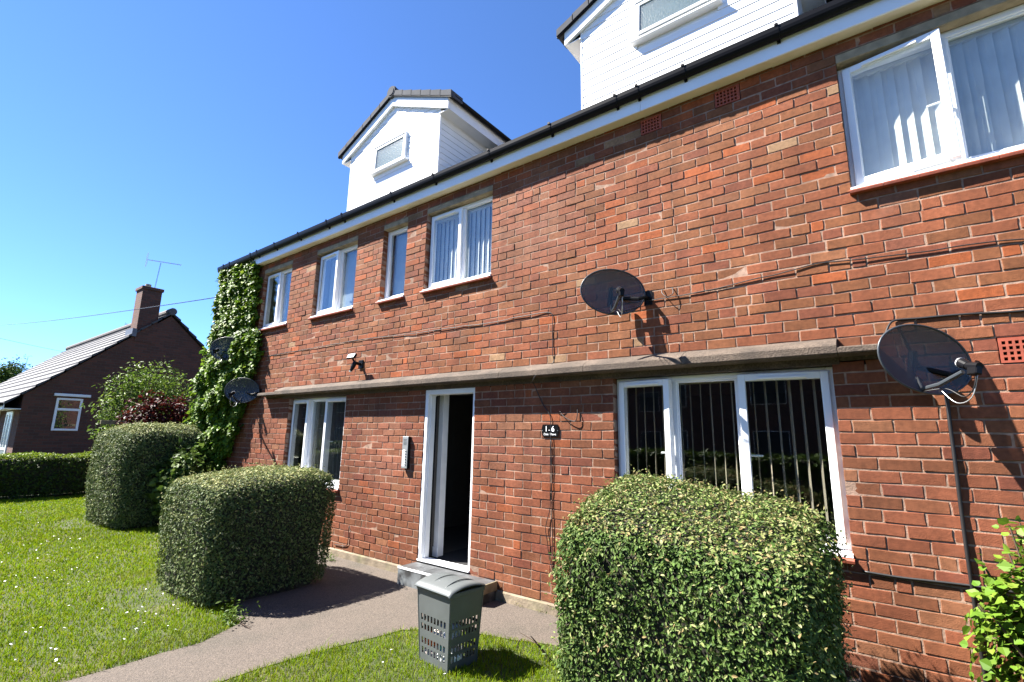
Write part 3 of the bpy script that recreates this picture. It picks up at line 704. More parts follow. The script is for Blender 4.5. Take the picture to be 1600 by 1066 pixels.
# ------------------------------------------------------------------ wall fittings
def dish(loc, roll, label, mount, cable_pts):
    n = Vector((.62, -.78, .03)).normalized(); t = Vector((n.y, -n.x, 0)).normalized()*-1; u = n.cross(t)*-1
    if u.z < 0: u = -u
    t, u = t*math.cos(roll)+u*math.sin(roll), -t*math.sin(roll)+u*math.cos(roll)
    e = empty('satellite_dish', loc, label, 'satellite dish', 'satellite dishes on the front wall')
    Lc = Vector(loc); B = Matrix((t, n, u)).transposed().to_4x4()   # local: x=t, y=front, z=up
    nr, na = 9, 40; vs = []; fs = []
    for k in range(2):
        for i in range(nr+1):
            r = i/nr
            for j in range(na):
                a = 2*math.pi*j/na; egg = 1-.06*math.sin(a)*0
                vs.append(B @ Vector((.298*r*math.cos(a)*egg, .055*(r*r-1)-.0012*k, .218*r*math.sin(a))))
    for k in range(2):
        o = k*(nr+1)*na
        for i in range(nr):
            for j in range(na):
                q_ = (o+i*na+j, o+i*na+(j+1) % na, o+(i+1)*na+(j+1) % na, o+(i+1)*na+j); fs.append(q_ if k == 0 else tuple(reversed(q_)))
    me = D.meshes.new('reflector'); me.from_pydata([tuple(v) for v in vs], [], fs); me.materials.append(M['dish']); me.update()
    me.polygons.foreach_set('use_smooth', [True]*len(me.polygons)); link(D.objects.new('reflector', me), e)
    q = MB(); q.tube([B @ Vector((.3*math.cos(2*math.pi*j/na), -.002, .22*math.sin(2*math.pi*j/na))) for j in range(na+1)], .0075, 6, False); q.build('rim', M['dishrim'], e, smooth=True)
    q = MB(); q.tube([B @ Vector(p) for p in ((.0, -.05, -.12), (0, .0, -.20), (0, .12, -.185), (0, .27, -.13))], [.016, .016, .014, .013], 8); q.build('feed_arm', M['dishrim'], e)
    lnb = MB(); lnb.tube([B @ Vector(p) for p in ((0, .30, -.10), (0, .255, -.072))], [.026, .03], 14); lnb.tube([B @ Vector(p) for p in ((0, .37, -.115), (0, .30, -.10))], [.022, .024], 12)
    lnb.xf = B; lnb.box(-.02, .02, .31, .37, -.16, -.11, .005); lo = lnb.build('receiver_head', M['black'], e, smooth=False)
    q = MB(); q.tube([B @ Vector(p) for p in ((0, .256, -.0725), (0, .246, -.068))], [.031, .027], 16); q.build('head_cap', M['upvc'], lo)
    # bracket from the wall to the back of the dish
    mw = Vector(mount)-Lc
    q = MB(); q.tube([mw+Vector((0, .0, 0)), mw+Vector((0, -.09, -.01)), mw+Vector((-.04, -.12, -.03)), B @ Vector((0.02, -.10, -.03))], .019, 8)
    q.box(mw.x-.04, mw.x+.04, -Lc.y-.008, -Lc.y-.002, mw.z-.07, mw.z+.07, .002); q.tube([B @ Vector((0, -.10, -.12)), B @ Vector((0, -.10, .07))], .024, 8); q.build('wall_bracket', M['black'], e)
    q = MB(); q.tube(smoothline([B @ Vector((0, .35, -.15)), B @ Vector((.01, .33, -.23)), B @ Vector((.03, .25, -.27)), B @ Vector((.02, .14, -.21)), B @ Vector((.0, .0, -.215)), mw+Vector((.02, -.02, -.07))], 5), .0035, 6); q.build('feed_cable', M['cable'], e, smooth=True)
    q = MB(); q.tube(smoothline([B @ Vector((0.01, .35, -.15)), B @ Vector((.02, .31, -.28)), B @ Vector((.035, .2, -.30)), B @ Vector((.02, .1, -.21))], 5), .003, 6); q.build('feed_cable', M['steel'], e, smooth=True)
    return e
dish((-1.918, -.205, 2.985), math.radians(-4), 'dark mesh satellite dish above the right end of the canopy beside the wide window', (-1.66, 0, 2.93), None)
dish((.231, -.205, 2.175), math.radians(-13), 'largest looking satellite dish, at the right end of the canopy near the air brick', (.40, 0, 2.10), None)
dish((-9.72, -.30, 3.172), math.radians(-2), 'upper of the two satellite dishes on the ivy', (-9.5, 0, 3.12), None)
dish((-9.07, -.22, 2.372), math.radians(-3), 'lower of the two satellite dishes on the ivy, beside the left end of the canopy', (-8.84, 0, 2.33), None)

# security light
e = empty('security_light', (-5.96, 0, 2.62), 'small black security light with silver lamp panel and sensor on the wall', 'security light')
q = MB(); q.box(-.05, .05, -.02, -.002, -.05, .07, .004); q.tube([(0, -.02, .01), (-.01, -.10, .02)], .022, 10); q.build('wall_mount', M['black'], e)
q = MB(); q.xf = Matrix.Translation((-.03, -.15, .11)) @ Matrix.Rotation(math.radians(-28), 4, 'X'); q.box(-.085, .085, -.016, .02, -.038, .038, .006); q.build('lamp_housing', M['black'], e)
q = MB(); q.xf = Matrix.Translation((-.03, -.15, .11)) @ Matrix.Rotation(math.radians(-28), 4, 'X'); q.box(-.078, .078, -.0175, -.0155, -.031, .031); q.build('lamp_lens', M['steel'], e)
q = MB(); q.tube([(-.025, -.14, .08), (-.01, -.11, .03)], .014, 8); q.tube([(-.01, -.10, .03), (-.03, -.13, -.06)], [.032, .03], 12); q.tube([(-.03, -.13, -.06), (-.04, -.145, -.10)], [.024, .022], 12); q.build('sensor', M['black'], e)
q = MB(); q.tube([(-.041, -.147, -.1), (-.044, -.151, -.115)], [.02, .012], 12); q.build('sensor_window', M['letter'], e)

# intercom
e = empty('entry_intercom', (-4.87, 0, 1.43), 'tall silver intercom panel with a column of buttons left of the doorway', 'intercom')
one('back_box', M['black'], e, -.052, .052, -.042, -.002, -.195, .195, b=.004)
one('face_plate', M['steel'], e, -.052, .052, -.047, -.0425, -.195, .195, b=.002)
one('face_label_strip', M['letter'], e, -.038, .012, -.0485, -.0472, -.17, .03)
for i in range(6): one('call_button', M['button'], e, .004, .032, -.053, -.0472, .0-.155+i*.033, .012-.155+i*.033, b=.002)
for i in range(5): one('speaker_slot', M['button'], e, -.03, .03, -.0482, -.0472, .09+i*.016, .096+i*.016)

# plaque
e = empty('number_plaque', (-2.735, 0, 1.711), 'small black plaque lettered 1-6 Dale Mews right of the doorway', 'sign')
pts = []
for k in range(9): t = -1+2*k/8; pts.append((.088+.012*(1-t*t), t*.061))
for k in range(9): t = 1-2*k/8; pts.append((-.088-.012*(1-t*t), t*.061))
q = MB(); q.prism_y(pts, -.012, -.003); q.build('plaque_board', M['plaque'], e)
def text(s, size, x, z, parent, extra=None, y=-.0135):
    c = D.curves.new('lettering', 'FONT'); c.body = s; c.size = size; c.align_x = 'CENTER'; c.align_y = 'CENTER'; c.extrude = .0006; c.offset = 0.0
    t = D.objects.new('tmp', c); COL.objects.link(t); bpy.context.view_layer.update()
    me = D.meshes.new_from_object(t.evaluated_get(bpy.context.evaluated_depsgraph_get())); D.objects.remove(t); me.materials.clear(); me.materials.append(M['letter'])
    o = D.objects.new('lettering', me); o.rotation_euler = (math.pi/2, 0, 0); o.location = (x, y, z); link(o, parent); return o
text('1', .078, -.044, .014, e); text('-', .06, -.008, .008, e); text('6', .078, .036, .014, e); text('Dale  Mews', .031, 0, -.037, e)
for sx_ in (-.09, .09):
    q = MB(); q.tube([(sx_, -.014, 0), (sx_, -.012, 0)], .003, 8); q.build('screw', M['steel'], e)

# cables ------------------------------------------------------------------
def cable(pts, r, label, m='cable'):
    q = MB(); q.tube(smoothline(pts, 4), r, 6); o = q.build('wall_cable', M[m], None, smooth=True); return tag(o, label, 'cable', 'cables clipped to the brickwork')
Y = -.008
def wig(pts, a=.006, step=.12):
    out = []; r_ = random.Random(len(pts))
    for p, q_ in zip(pts[:-1], pts[1:]):
        p = Vector(p); q_ = Vector(q_); n = max(1, int((q_-p).length/step))
        for i in range(n): out.append(p+(q_-p)*i/n+Vector((r_.uniform(-a, a)*.4, r_.uniform(-.003, .002), r_.uniform(-a, a))))
    out.append(Vector(pts[-1])); return out
cable(wig([(-1.66, Y, 2.90), (-1.47, Y, 2.905), (-.9, Y, 2.925), (-.32, Y, 2.985), (.24, Y, 2.95), (1.2, Y, 2.905), (1.9, Y, 2.90)]), .0042, 'thin black cable running right from the dish above the canopy')
cable(wig([(-1.52, Y, 2.99), (-1.52, Y-.02, 2.95), (-1.47, Y-.04, 2.90), (-1.42, Y-.02, 2.93), (-1.43, Y, 2.99)], .002), .0042, 'short looped cable end poking from the wall right of the upper right dish')
cable(wig([(1.9, Y, 2.485), (.74, Y, 2.465), (.12, Y, 2.488), (.08, Y-.03, 2.45), (.05, Y-.08, 2.38)]), .0075, 'thick black cable bundle running right behind the largest looking dish')
cable(wig([(-9.05, Y, 2.98), (-6.08, Y, 3.0), (-4.9, Y, 2.96), (-4.25, Y, 2.955), (-3.58, Y, 2.935), (-3.1, Y, 2.95), (-2.78, Y, 2.955), (-2.71, Y, 2.91), (-2.705, Y, 2.5), (-2.70, Y, 2.40), (-2.78, -.14, 2.30), (-2.86, -.145, 2.21), (-2.9, -.05, 2.17), (-2.83, Y, 1.98), (-2.735, Y, 1.86), (-2.72, Y-.004, 1.62), (-2.71, Y, .9), (-2.70, Y, .37), (-2.66, Y-.01, .30), (-2.60, Y, .27), (-2.55, Y, .36), (-2.555, Y, .80)], .004), .0042, 'long thin black cable crossing the wall and dropping past the plaque')
cable(wig([(-2.73, Y, 1.62), (-2.735, Y, .95), (-2.78, Y-.01, .78), (-2.74, Y, .5), (-2.68, Y-.02, .36), (-2.70, Y-.02, .31), (-2.65, Y-.02, .33), (-2.69, Y, .42)], .002), .0035, 'second thin cable twisting below the plaque to a wall socket')
cable(wig([(-2.62, Y, 1.90), (-2.55, Y-.02, 1.84), (-2.44, Y-.02, 1.80), (-2.41, Y-.02, 1.86), (-2.42, Y, 1.93)], .001), .0042, 'drooping loop of black cable under the canopy right of the plaque')
cable(wig([(.315, Y-.004, 2.07), (.32, Y-.004, 1.9), (.312, Y-.004, 1.4), (.305, Y-.004, .95), (.30, Y-.004, .1)], .002), .011, 'thick black cable dropping straight down below the largest looking dish')
cable(wig([(-.24, Y, .79), (-.05, Y, .785), (.1, Y, .79), (.25, Y, .80), (.9, Y, .80)], .003), .009, 'black cable running right from under the ground floor window sill')
cable(wig([(-5.95, Y, .42), (-5.95, Y, .22), (-6.0, Y, .16), (-6.25, Y, .15)], .001), .0045, 'short bent cable low on the wall behind the clipped bush')
for x, z, r_ in ((-2.87, 2.16, .02), (-2.68, .36, .03)):
    pass

# ------------------------------------------------------------------ laundry basket
bk = empty('laundry_basket', (-2.79, -1.32, 0.004), 'grey plastic laundry basket with slotted sides and a domed lid on the grass', 'laundry basket', rot=(0, 0, math.radians(-6)))
bw0, bd0, bw1, bd1, bh_ = .162, .138, .194, .165, .525
def side(axis, sg):
    def P(u, v):
        w_ = bw0+(bw1-bw0)*v; d_ = bd0+(bd1-bd0)*v; z = v*bh_
        if axis == 'y': return Vector((-w_+2*w_*u if sg < 0 else w_-2*w_*u, sg*d_, z))
        return Vector((sg*w_, (-d_+2*d_*u) if sg > 0 else (d_-2*d_*u), z))
    return P
sx_ = [0, .07]
for i in range(8): sx_ += [.095+i*.105, .095+i*.105+.062]
sx_ = sorted(set([round(a, 4) for a in sx_]+[1])); sz_ = [0, .11, .195, .235, .32, .42, .50, .54, .625, .97, 1]
hx_ = [i for i in range(len(sx_)-1) if any(abs(sx_[i]-(.095+k*.105)) < 1e-3 for k in range(8))]
holes = {(i, j) for i in hx_ for j in (1, 3, 5, 7)}
q = MB()
for ax, sg, nn in (('y', -1, (0, -1, 0)), ('y', 1, (0, 1, 0)), ('x', 1, (1, 0, 0)), ('x', -1, (-1, 0, 0))): grid_panel(q, side(ax, sg), sx_, sz_, holes, .003, nn)
q.box(-bw0, bw0, -bd0, bd0, .0, .005)
for sx2 in (-1, 1):
    for sy2 in (-1, 1): q.tube([(sx2*(bw0-.002), sy2*(bd0-.002), .002), (sx2*(bw1-.002), sy2*(bd1-.002), bh_)], .006, 8)
body = q.build('basket_body', M['basket'], bk)
q = MB(); 
for a in (('y', -1), ('y', 1), ('x', 1), ('x', -1)): pass
q.box(-bw1-.006, bw1+.006, -bd1-.006, -bd1+.002, bh_-.03, bh_, .003); q.box(-bw1-.006, bw1+.006, bd1-.002, bd1+.006, bh_-.03, bh_, .003)
q.box(-bw1-.006, -bw1+.002, -bd1+.002, bd1-.002, bh_-.03, bh_, .003); q.box(bw1-.002, bw1+.006, -bd1+.002, bd1-.002, bh_-.03, bh_, .003); q.build('basket_rim', M['basket'], bk)
# lid: barrel arch running front to back, turned-down lips, raised handle ridge
nx_, ny_ = 20, 16; vs = []; fs = []
for k in range(2):
    for i in range(nx_+1):
        for j in range(ny_+1):
            u = -1+2*i/nx_; v = -1+2*j/ny_
            z = bh_+.006+.042*(1-abs(v)**2.2)*(1-.12*u*u)-.004*k; lip = max(0, abs(u)-.93)/.07
            z -= .012*lip + (.012*max(0, abs(v)-.94)/.06)
            vs.append((u*(bw1+.020), v*(bd1+.024), z))
nn = (nx_+1)*(ny_+1)
for i in range(nx_):
    for j in range(ny_):
        a = i*(ny_+1)+j; fs.append((a, a+ny_+1, a+ny_+2, a+1)); fs.append((nn+a, nn+a+1, nn+a+ny_+2, nn+a+ny_+1))
per = [(i, 0) for i in range(nx_)]+[(nx_, j) for j in range(ny_)]+[(i, ny_) for i in range(nx_, 0, -1)]+[(0, j) for j in range(ny_, 0, -1)]
pi = [i*(ny_+1)+j for i, j in per]
for a, b_ in zip(pi, pi[1:]+pi[:1]): fs.append((a, b_, nn+b_, nn+a))
q = MB(); q.add(vs, fs); lid = q.build('lid', M['basket'], bk, smooth=True)
q = MB(); q.tube([(bw1*.55+.0*v, (-.9+1.8*v/12)*bd1, bh_+.009+.045*(1-abs(-.9+1.8*v/12)**2.2)) for v in range(13)], .0045, 6); q.tube([(-bw1*.3, (-.9+1.8*v/12)*bd1, bh_+.007+.045*(1-abs(-.9+1.8*v/12)**2.2)) for v in range(13)], .003, 6); q.build('lid_rib', M['basket'], bk, smooth=True)
def crumple(loc, s, col, label, seed):
    r_ = np.random.default_rng(seed); import bmesh as _b
    bm = _b.new(); _b.ops.create_icosphere(bm, subdivisions=3, radius=1)
    V = np.array([v.co[:] for v in bm.verts]); F = np.array([[l.index for l in f.verts] for f in bm.faces]); bm.free()
    k = r_.normal(size=(7, 3))*3.2; ph_ = r_.uniform(0, 6, 7)
    d_ = np.zeros(len(V))
    for a in range(7): d_ += np.abs(np.sin(V@k[a]+ph_[a]))*.09
    V = V*(1-.3+d_[:, None])*np.array(s)
    o = tri_mesh('crumpled_cloth', V, F, M['cloth'], None, cols=np.tile(col, (len(V), 1))); o.location = loc
    return tag(o, label, 'cloth', 'washing inside the basket')
Rb = Matrix.Rotation(math.radians(-6), 4, 'Z'); bl = lambda x, y, z: tuple(Vector((-2.79, -1.32, 0)) + Rb @ Vector((x, y, z)))
crumple(bl(.03, -.06, .20), (.10, .065, .07), (.55, .47, .40), 'crumpled beige cloth in the upper slots of the laundry basket', 1)
crumple(bl(.10, -.05, .23), (.05, .07, .06), (.62, .64, .72), 'white cloth at the right of the upper basket slots', 2)
crumple(bl(-.10, -.075, .14), (.045, .045, .05), (.72, .16, .04), 'orange cloth behind the lower left basket slots', 3)
crumple(bl(-.09, -.07, .065), (.06, .05, .05), (.65, .55, .5), 'pale pinkish cloth at the lower left corner of the basket', 4)
crumple(bl(.03, -.07, .14), (.03, .045, .035), (.10, .42, .36), 'small turquoise cloth behind the middle basket slots', 5)
crumple(bl(.07, -.04, .07), (.09, .08, .06), (.6, .62, .6), 'white washing lying at the bottom right of the basket', 6)

# ------------------------------------------------------------------ foliage
def leaves(P, N, size, cols, asp=.5, droop=.35, rnd=.6, fold=.25, wide=False):
    """one six-point leaf per point, roughly facing N. returns V,F,C"""
    n = len(P); N = N/np.linalg.norm(N, axis=1, keepdims=True)
    nr = N + rng.normal(size=(n, 3))*rnd; nr[:, 2] += .25; nr /= np.linalg.norm(nr, axis=1, keepdims=True)
    t = rng.normal(size=(n, 3)); t[:, 2] -= droop; t += N*.4
    t -= nr*(t*nr).sum(1, keepdims=True); t /= np.linalg.norm(t, axis=1, keepdims=True)
    b_ = np.cross(nr, t); s = size*rng.uniform(.5, 1.35, n)[:, None]; w_ = s*asp
    up = nr*s*fold
    if wide: st = [(0, 0, 0), (.12, .42, .5), (.48, .5, .8), (.62, .30, .5), (1, 0, 0), (.62, -.30, .5), (.48, -.5, .8), (.12, -.42, .5)]
    else: st = [(0, 0, 0), (.3, .42, .6), (.68, .36, .6), (1, 0, 0), (.68, -.36, .6), (.3, -.42, .6)]
    V = np.stack([P + t*s*a + b_*w_*c + up*d_*.5 for a, c, d_ in st], 1)
    m_ = len(st)
    if wide: f = [(0, 1, 2), (0, 2, 4), (2, 3, 4), (0, 4, 6), (4, 5, 6), (0, 6, 7)]
    else: f = [(0, 1, 2), (0, 2, 3), (0, 3, 4), (0, 4, 5)]
    F = (np.arange(n)[:, None, None]*m_ + np.array(f)[None]).reshape(-1, 3)
    return V.reshape(-1, 3), F, np.repeat(cols, m_, 0)
def palette(n, cs, ps, var=.18):
    cs = np.array(cs)*np.array([1.0, 1.0, .62]); i = rng.choice(len(cs), n, p=np.array(ps)/sum(ps)); return cs[i]*rng.uniform(1-var, 1+var, (n, 1))*rng.uniform(.94, 1.06, (n, 3))
def fbm(p, seed, f=1.0):
    r_ = np.random.default_rng(seed); o = np.zeros(len(p))
    for k in range(6):
        kv = r_.normal(size=3)*f*(1.5**k); o += np.sin(p@kv + r_.uniform(0, 6))/(1.35**k)
    return o/3
def hedge_shape(c, h, n_exp, taper, dome, lump, seed, npts, depth, tilt=0.0, tiltx=0.0):
    """points and normals in the skin of a clipped, rounded block"""
    d_ = rng.uniform(-1, 1, (npts, 3)); ax = rng.choice(5, npts, p=np.array([h[1]*h[2], h[1]*h[2], h[0]*h[2], h[0]*h[2], h[0]*h[1]*1.3])/(2*h[1]*h[2]+2*h[0]*h[2]+h[0]*h[1]*1.3))
    for k, (a, s) in enumerate(((0, -1), (0, 1), (1, -1), (1, 1), (2, 1))): d_[ax == k, a] = s
    r_ = (np.abs(d_)**n_exp).sum(1)**(1/n_exp); q_ = d_/r_[:, None]
    nrm = np.sign(q_)*np.abs(q_)**(n_exp-1)/np.array(h); nrm /= np.linalg.norm(nrm, axis=1, keepdims=True)
    inn = rng.beta(1.0, 2.6, npts)*depth
    p = q_*np.array(h); z01 = (q_[:, 2]+1)/2
    sc = 1-taper*(1-z01)**2; p[:, 0] *= sc; p[:, 1] *= sc
    p[:, 2] += dome*(1-np.clip(q_[:, 0]**2+.6*q_[:, 1]**2, 0, 1))*np.clip(q_[:, 2], 0, 1)
    p[:, 2] += (tilt*q_[:, 1]+tiltx*q_[:, 0])*np.clip(q_[:, 2], 0, 1)
    p += np.array(c); p += nrm*((fbm(p, seed, 3.0)*lump)-inn)[:, None]
    return p, nrm, inn
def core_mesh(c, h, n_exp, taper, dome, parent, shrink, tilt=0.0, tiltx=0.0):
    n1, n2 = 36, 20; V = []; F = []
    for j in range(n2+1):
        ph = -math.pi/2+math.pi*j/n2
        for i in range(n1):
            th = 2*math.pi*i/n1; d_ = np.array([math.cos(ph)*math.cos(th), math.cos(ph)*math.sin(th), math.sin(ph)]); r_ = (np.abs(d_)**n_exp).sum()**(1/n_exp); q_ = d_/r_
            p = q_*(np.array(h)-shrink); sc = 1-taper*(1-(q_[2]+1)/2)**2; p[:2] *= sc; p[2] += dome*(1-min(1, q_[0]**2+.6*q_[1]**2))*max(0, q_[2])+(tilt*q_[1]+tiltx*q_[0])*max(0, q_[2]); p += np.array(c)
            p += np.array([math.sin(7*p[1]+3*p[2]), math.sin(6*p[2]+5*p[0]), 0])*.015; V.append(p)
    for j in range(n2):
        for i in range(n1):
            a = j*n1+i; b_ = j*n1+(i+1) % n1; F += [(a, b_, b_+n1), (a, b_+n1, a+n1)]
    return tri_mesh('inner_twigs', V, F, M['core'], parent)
def stems(parent, c, h, n, z0, seed):
    r_ = random.Random(seed); q = MB()
    for _ in range(n):
        a = r_.uniform(0, 6.28); b_ = (c[0]+math.cos(a)*h[0]*r_.uniform(.1, .5), c[1]+math.sin(a)*h[1]*r_.uniform(.1, .5), 0)
        t = (b_[0]+math.cos(a)*h[0]*.35, b_[1]+math.sin(a)*h[1]*.35, z0+.25); q.tube([b_, ((b_[0]+t[0])/2+r_.uniform(-.03, .03), (b_[1]+t[1])/2, t[2]*.5), t], [.014, .011, .008], 6)
    return q.build('stem', M['stem'], parent)
GREY = [(.12, .175, .08), (.18, .235, .12), (.08, .13, .055), (.29, .33, .20), (.20, .19, .12)]
def clipped_bush(c, h, ne, taper, dome, lump, seed, n, size, label, cs, ps, ctop, n_top, shrink=.07, depth=.10, tilt=0.0, tiltx=0.0):
    e = empty('clipped_bush', (c[0], c[1], 0), label, 'bush', 'clipped bushes in front of the flats'); off = np.array([c[0], c[1], 0])
    p, nn, inn = hedge_shape(c, h, ne, taper, dome, lump, seed, n, depth, tilt, tiltx)
    k = p[:, 2] > .04+.05*rng.random(n); p, nn, inn = p[k], nn[k], inn[k]
    k = (fbm(p, seed+20, 9.5) > -.62) | (inn > .05); p, nn, inn = p[k], nn[k], inn[k]
    col = palette(len(p), cs, ps); col *= (1+.16*fbm(p, seed+31, 4.0))[:, None]; br = fbm(p, seed+40, 5.0) > .85; col[br] = palette(br.sum(), [(.24, .19, .12), (.19, .17, .08)], [1, 1])
    tp = (nn[:, 2] > .75) & (inn < .03) & ~br; m_ = tp & (rng.random(len(p)) < .65); col[m_] = palette(m_.sum(), ctop, [1]*len(ctop))  # paler top leaves: cut tips, plus sunlight put into their colour
    V, F, C_ = leaves(p-off, nn, size, col, .55); o = tri_mesh('foliage', V, F, M['leaf'], e, cols=C_)
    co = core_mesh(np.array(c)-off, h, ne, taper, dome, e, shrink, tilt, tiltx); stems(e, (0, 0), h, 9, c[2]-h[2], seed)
    # shoots breaking the clipped outline
    p, nn, inn = hedge_shape(c, h, ne, taper, dome, lump, seed, n_top, .0, tilt, tiltx); k = (p[:, 2] > .3); p = p[k]; nn = nn[k]
    L2 = rng.uniform(.015, .06, len(p)); rp = (p-off)[:, None, :] + nn[:, None, :]*(L2[:, None, None]*np.array([.2, .6, 1.0])[None, :, None]) + rng.normal(size=(len(p), 3, 3))*.006
    rp = rp.reshape(-1, 3); rn = np.repeat(nn, 3, 0); V, F, C_ = leaves(rp, rn+rng.normal(size=rn.shape)*.5, size*.9, palette(len(rp), ctop+cs[:1], [1]*(len(ctop)+1)), .5)
    tri_mesh('young_shoots', V, F, M['leaf'], e, cols=C_); return e
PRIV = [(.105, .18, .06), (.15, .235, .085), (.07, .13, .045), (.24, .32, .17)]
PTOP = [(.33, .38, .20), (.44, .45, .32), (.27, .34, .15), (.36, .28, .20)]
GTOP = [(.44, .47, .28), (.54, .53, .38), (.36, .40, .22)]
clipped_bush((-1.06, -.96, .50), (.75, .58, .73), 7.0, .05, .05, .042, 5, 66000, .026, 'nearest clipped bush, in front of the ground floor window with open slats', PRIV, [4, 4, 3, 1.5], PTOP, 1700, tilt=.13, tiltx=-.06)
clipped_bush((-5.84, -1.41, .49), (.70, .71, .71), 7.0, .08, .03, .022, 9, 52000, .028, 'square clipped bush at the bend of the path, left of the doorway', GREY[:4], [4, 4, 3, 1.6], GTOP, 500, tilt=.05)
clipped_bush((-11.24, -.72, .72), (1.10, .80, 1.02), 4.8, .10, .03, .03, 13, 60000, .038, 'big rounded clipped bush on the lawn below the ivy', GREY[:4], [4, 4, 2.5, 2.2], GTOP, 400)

# hedge along the garden edge
e = empty('garden_hedge', (-17.0, -3.5, 0), 'long low dark hedge across the far edge of the lawn in front of the bungalow', 'hedge')
hc, hh = (-17.0, -4.0, .50), (.6, 6.3, .52); off = np.array([-17.0, -3.5, 0])
p, nn, inn = hedge_shape(hc, hh, 7, .05, .0, .06, 21, 60000, .12); k = (p[:, 2] > .05) & ((p[:, 1] > -4.5) | (rng.random(len(p)) < .35)); p, nn, inn = p[k], nn[k], inn[k]
col = palette(len(p), [(.07, .12, .03), (.10, .16, .035), (.05, .085, .025)], [3, 3, 2]); t_ = (nn[:, 2] > .6); col[t_] = palette(t_.sum(), [(.27, .36, .05), (.2, .3, .04)], [1, 1])  # bright top and dark sides: sun and shade put into leaf colours
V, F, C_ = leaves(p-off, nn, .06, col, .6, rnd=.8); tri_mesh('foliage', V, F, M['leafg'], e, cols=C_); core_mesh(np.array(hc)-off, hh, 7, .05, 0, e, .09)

# ivy on the wall end ------------------------------------------------------
e = empty('wall_ivy', (-10.2, -.05, 0), 'bright green ivy climbing the left end of the brick front up to the gutter', 'ivy'); off = np.array([-10.2, -.05, 0])
def ivy_right(z): return np.interp(z, [0, 1.0, 1.4, 1.9, 2.3, 2.9, 3.3, 3.6, 4.2, 4.9], [-9.9, -9.85, -9.62, -9.4, -9.12, -8.85, -8.85, -9.28, -9.3, -9.35])
def ivy_left(z): return np.interp(z, [0, 1.5, 2.5, 3.5, 4.2, 4.9], [-11.2, -11.3, -11.25, -11.0, -10.85, -10.95])
n = 38000; z = rng.uniform(.15, 4.93, n); a = ivy_left(z); b_ = ivy_right(z)+fbm(np.c_[z*0, z*0, z], 3, 6)*.17
x = a+(b_-a)*rng.random(n); th = .10+.16*np.clip(np.interp(z, [0, 2.6, 3.6, 4.9], [1.6, 1.5, .7, .6]), 0, 2)*np.clip((b_-x)*1.6, .25, 1)*(.45+.75*np.clip(fbm(np.c_[x, x*0, z], 4, 5)+.5, 0, 1))
y = -th*(1-rng.beta(1, 2.2, n)); k = (fbm(np.c_[x, x*0, z], 8, 7) > -.62) | (rng.random(n) < .3); x, y, z = x[k], y[k], z[k]
lw = x < BX0; y[lw] = y[lw]+rng.uniform(0, .5, lw.sum())
p = np.c_[x, y, z]; nn = np.c_[np.where(lw, -.6, .15)*np.ones(len(x)), -np.ones(len(x)), .45*np.ones(len(x))]
V, F, C_ = leaves(p-off, nn, .070, palette(len(p), [(.15, .27, .035), (.23, .38, .045), (.08, .16, .03), (.32, .44, .08)], [3, 3, 2, 1]), .95, droop=1.6, rnd=.45, wide=True)
tri_mesh('foliage', V, F, M['leafg'], e, cols=C_)
q = MB(); r_ = random.Random(5)
for i in range(26):
    x0_ = r_.uniform(-10.7, -9.8); pts = [(x0_-off[0], -.03-off[1], .05)]
    for k_ in range(1, 9):
        zz = k_*.58; x0_ += r_.uniform(-.14, .14); x0_ = min(max(x0_, -10.7), float(ivy_right(zz))-.05); pts.append((x0_-off[0], -.035-off[1]-r_.uniform(0, .02), zz))
    q.tube(pts, [.014-.0013*j for j in range(9)], 5)
q.build('ivy_stem', M['stem'], e)

# shrubs between the big bush and the ivy -----------------------------------
def shrub(name, c, rad, n, size, cs, ps, label, cat, spikes=0, wide=False, asp=.5, m='leafg', seed=1, rnd=.8):
    e = empty(name, (c[0], c[1], 0), label, cat); off = np.array([c[0], c[1], 0]); r_ = np.random.default_rng(seed)
    d_ = r_.normal(size=(n, 3)); d_ /= np.linalg.norm(d_, axis=1, keepdims=True)
    p = d_*np.array(rad)*(r_.uniform(.35, 1, n)**.6)[:, None]; p *= (1+.28*fbm(d_*2.0, seed, 2.2))[:, None]; p += np.array([0, 0, c[2]])
    k = (fbm(p, seed+3, 7) > -.45) & (p[:, 2] > .02); p = p[k]; nn = p-np.array([0, 0, c[2]*.8]); q = MB()
    for i in range(max(6, spikes)):
        an = r_.uniform(0, 6.28); el = r_.uniform(.35, 1.4); ln = (1.1 if spikes else .85)
        tip = np.array([math.cos(an)*math.cos(el)*rad[0]*ln, math.sin(an)*math.cos(el)*rad[1]*ln, c[2]+math.sin(el)*rad[2]*ln*r_.uniform(.8, 1.15)]); b0 = np.array([math.cos(an)*.08, math.sin(an)*.08, 0]); mid = (b0+tip)/2+np.array([0, 0, .12])
        q.tube([b0, mid, tip], [.014, .009, .004], 5)
        if spikes:
            m_ = 34; t_ = r_.uniform(.45, 1.02, m_)[:, None]; pp = b0*(1-t_)**2+2*mid*t_*(1-t_)+tip*t_**2+r_.normal(size=(m_, 3))*size*.5; p = np.vstack([p, pp]); nn = np.vstack([nn, pp-b0])
    V, F, C_ = leaves(p, nn, size, palette(len(p), cs, ps), asp, rnd=rnd, wide=wide); tri_mesh('foliage', V, F, M[m], e, cols=C_); q.build('stem', M['stem'], e); return e
shrub('green_shrub', (-13.9, -.15, 2.05), (.6, 1.0, 1.15), 7000, .08, [(.19, .31, .06), (.26, .38, .08), (.12, .20, .04)], [3, 2, 2], 'loose mid green shrub with upright shoots behind the big rounded bush', 'shrub', spikes=16, seed=3)
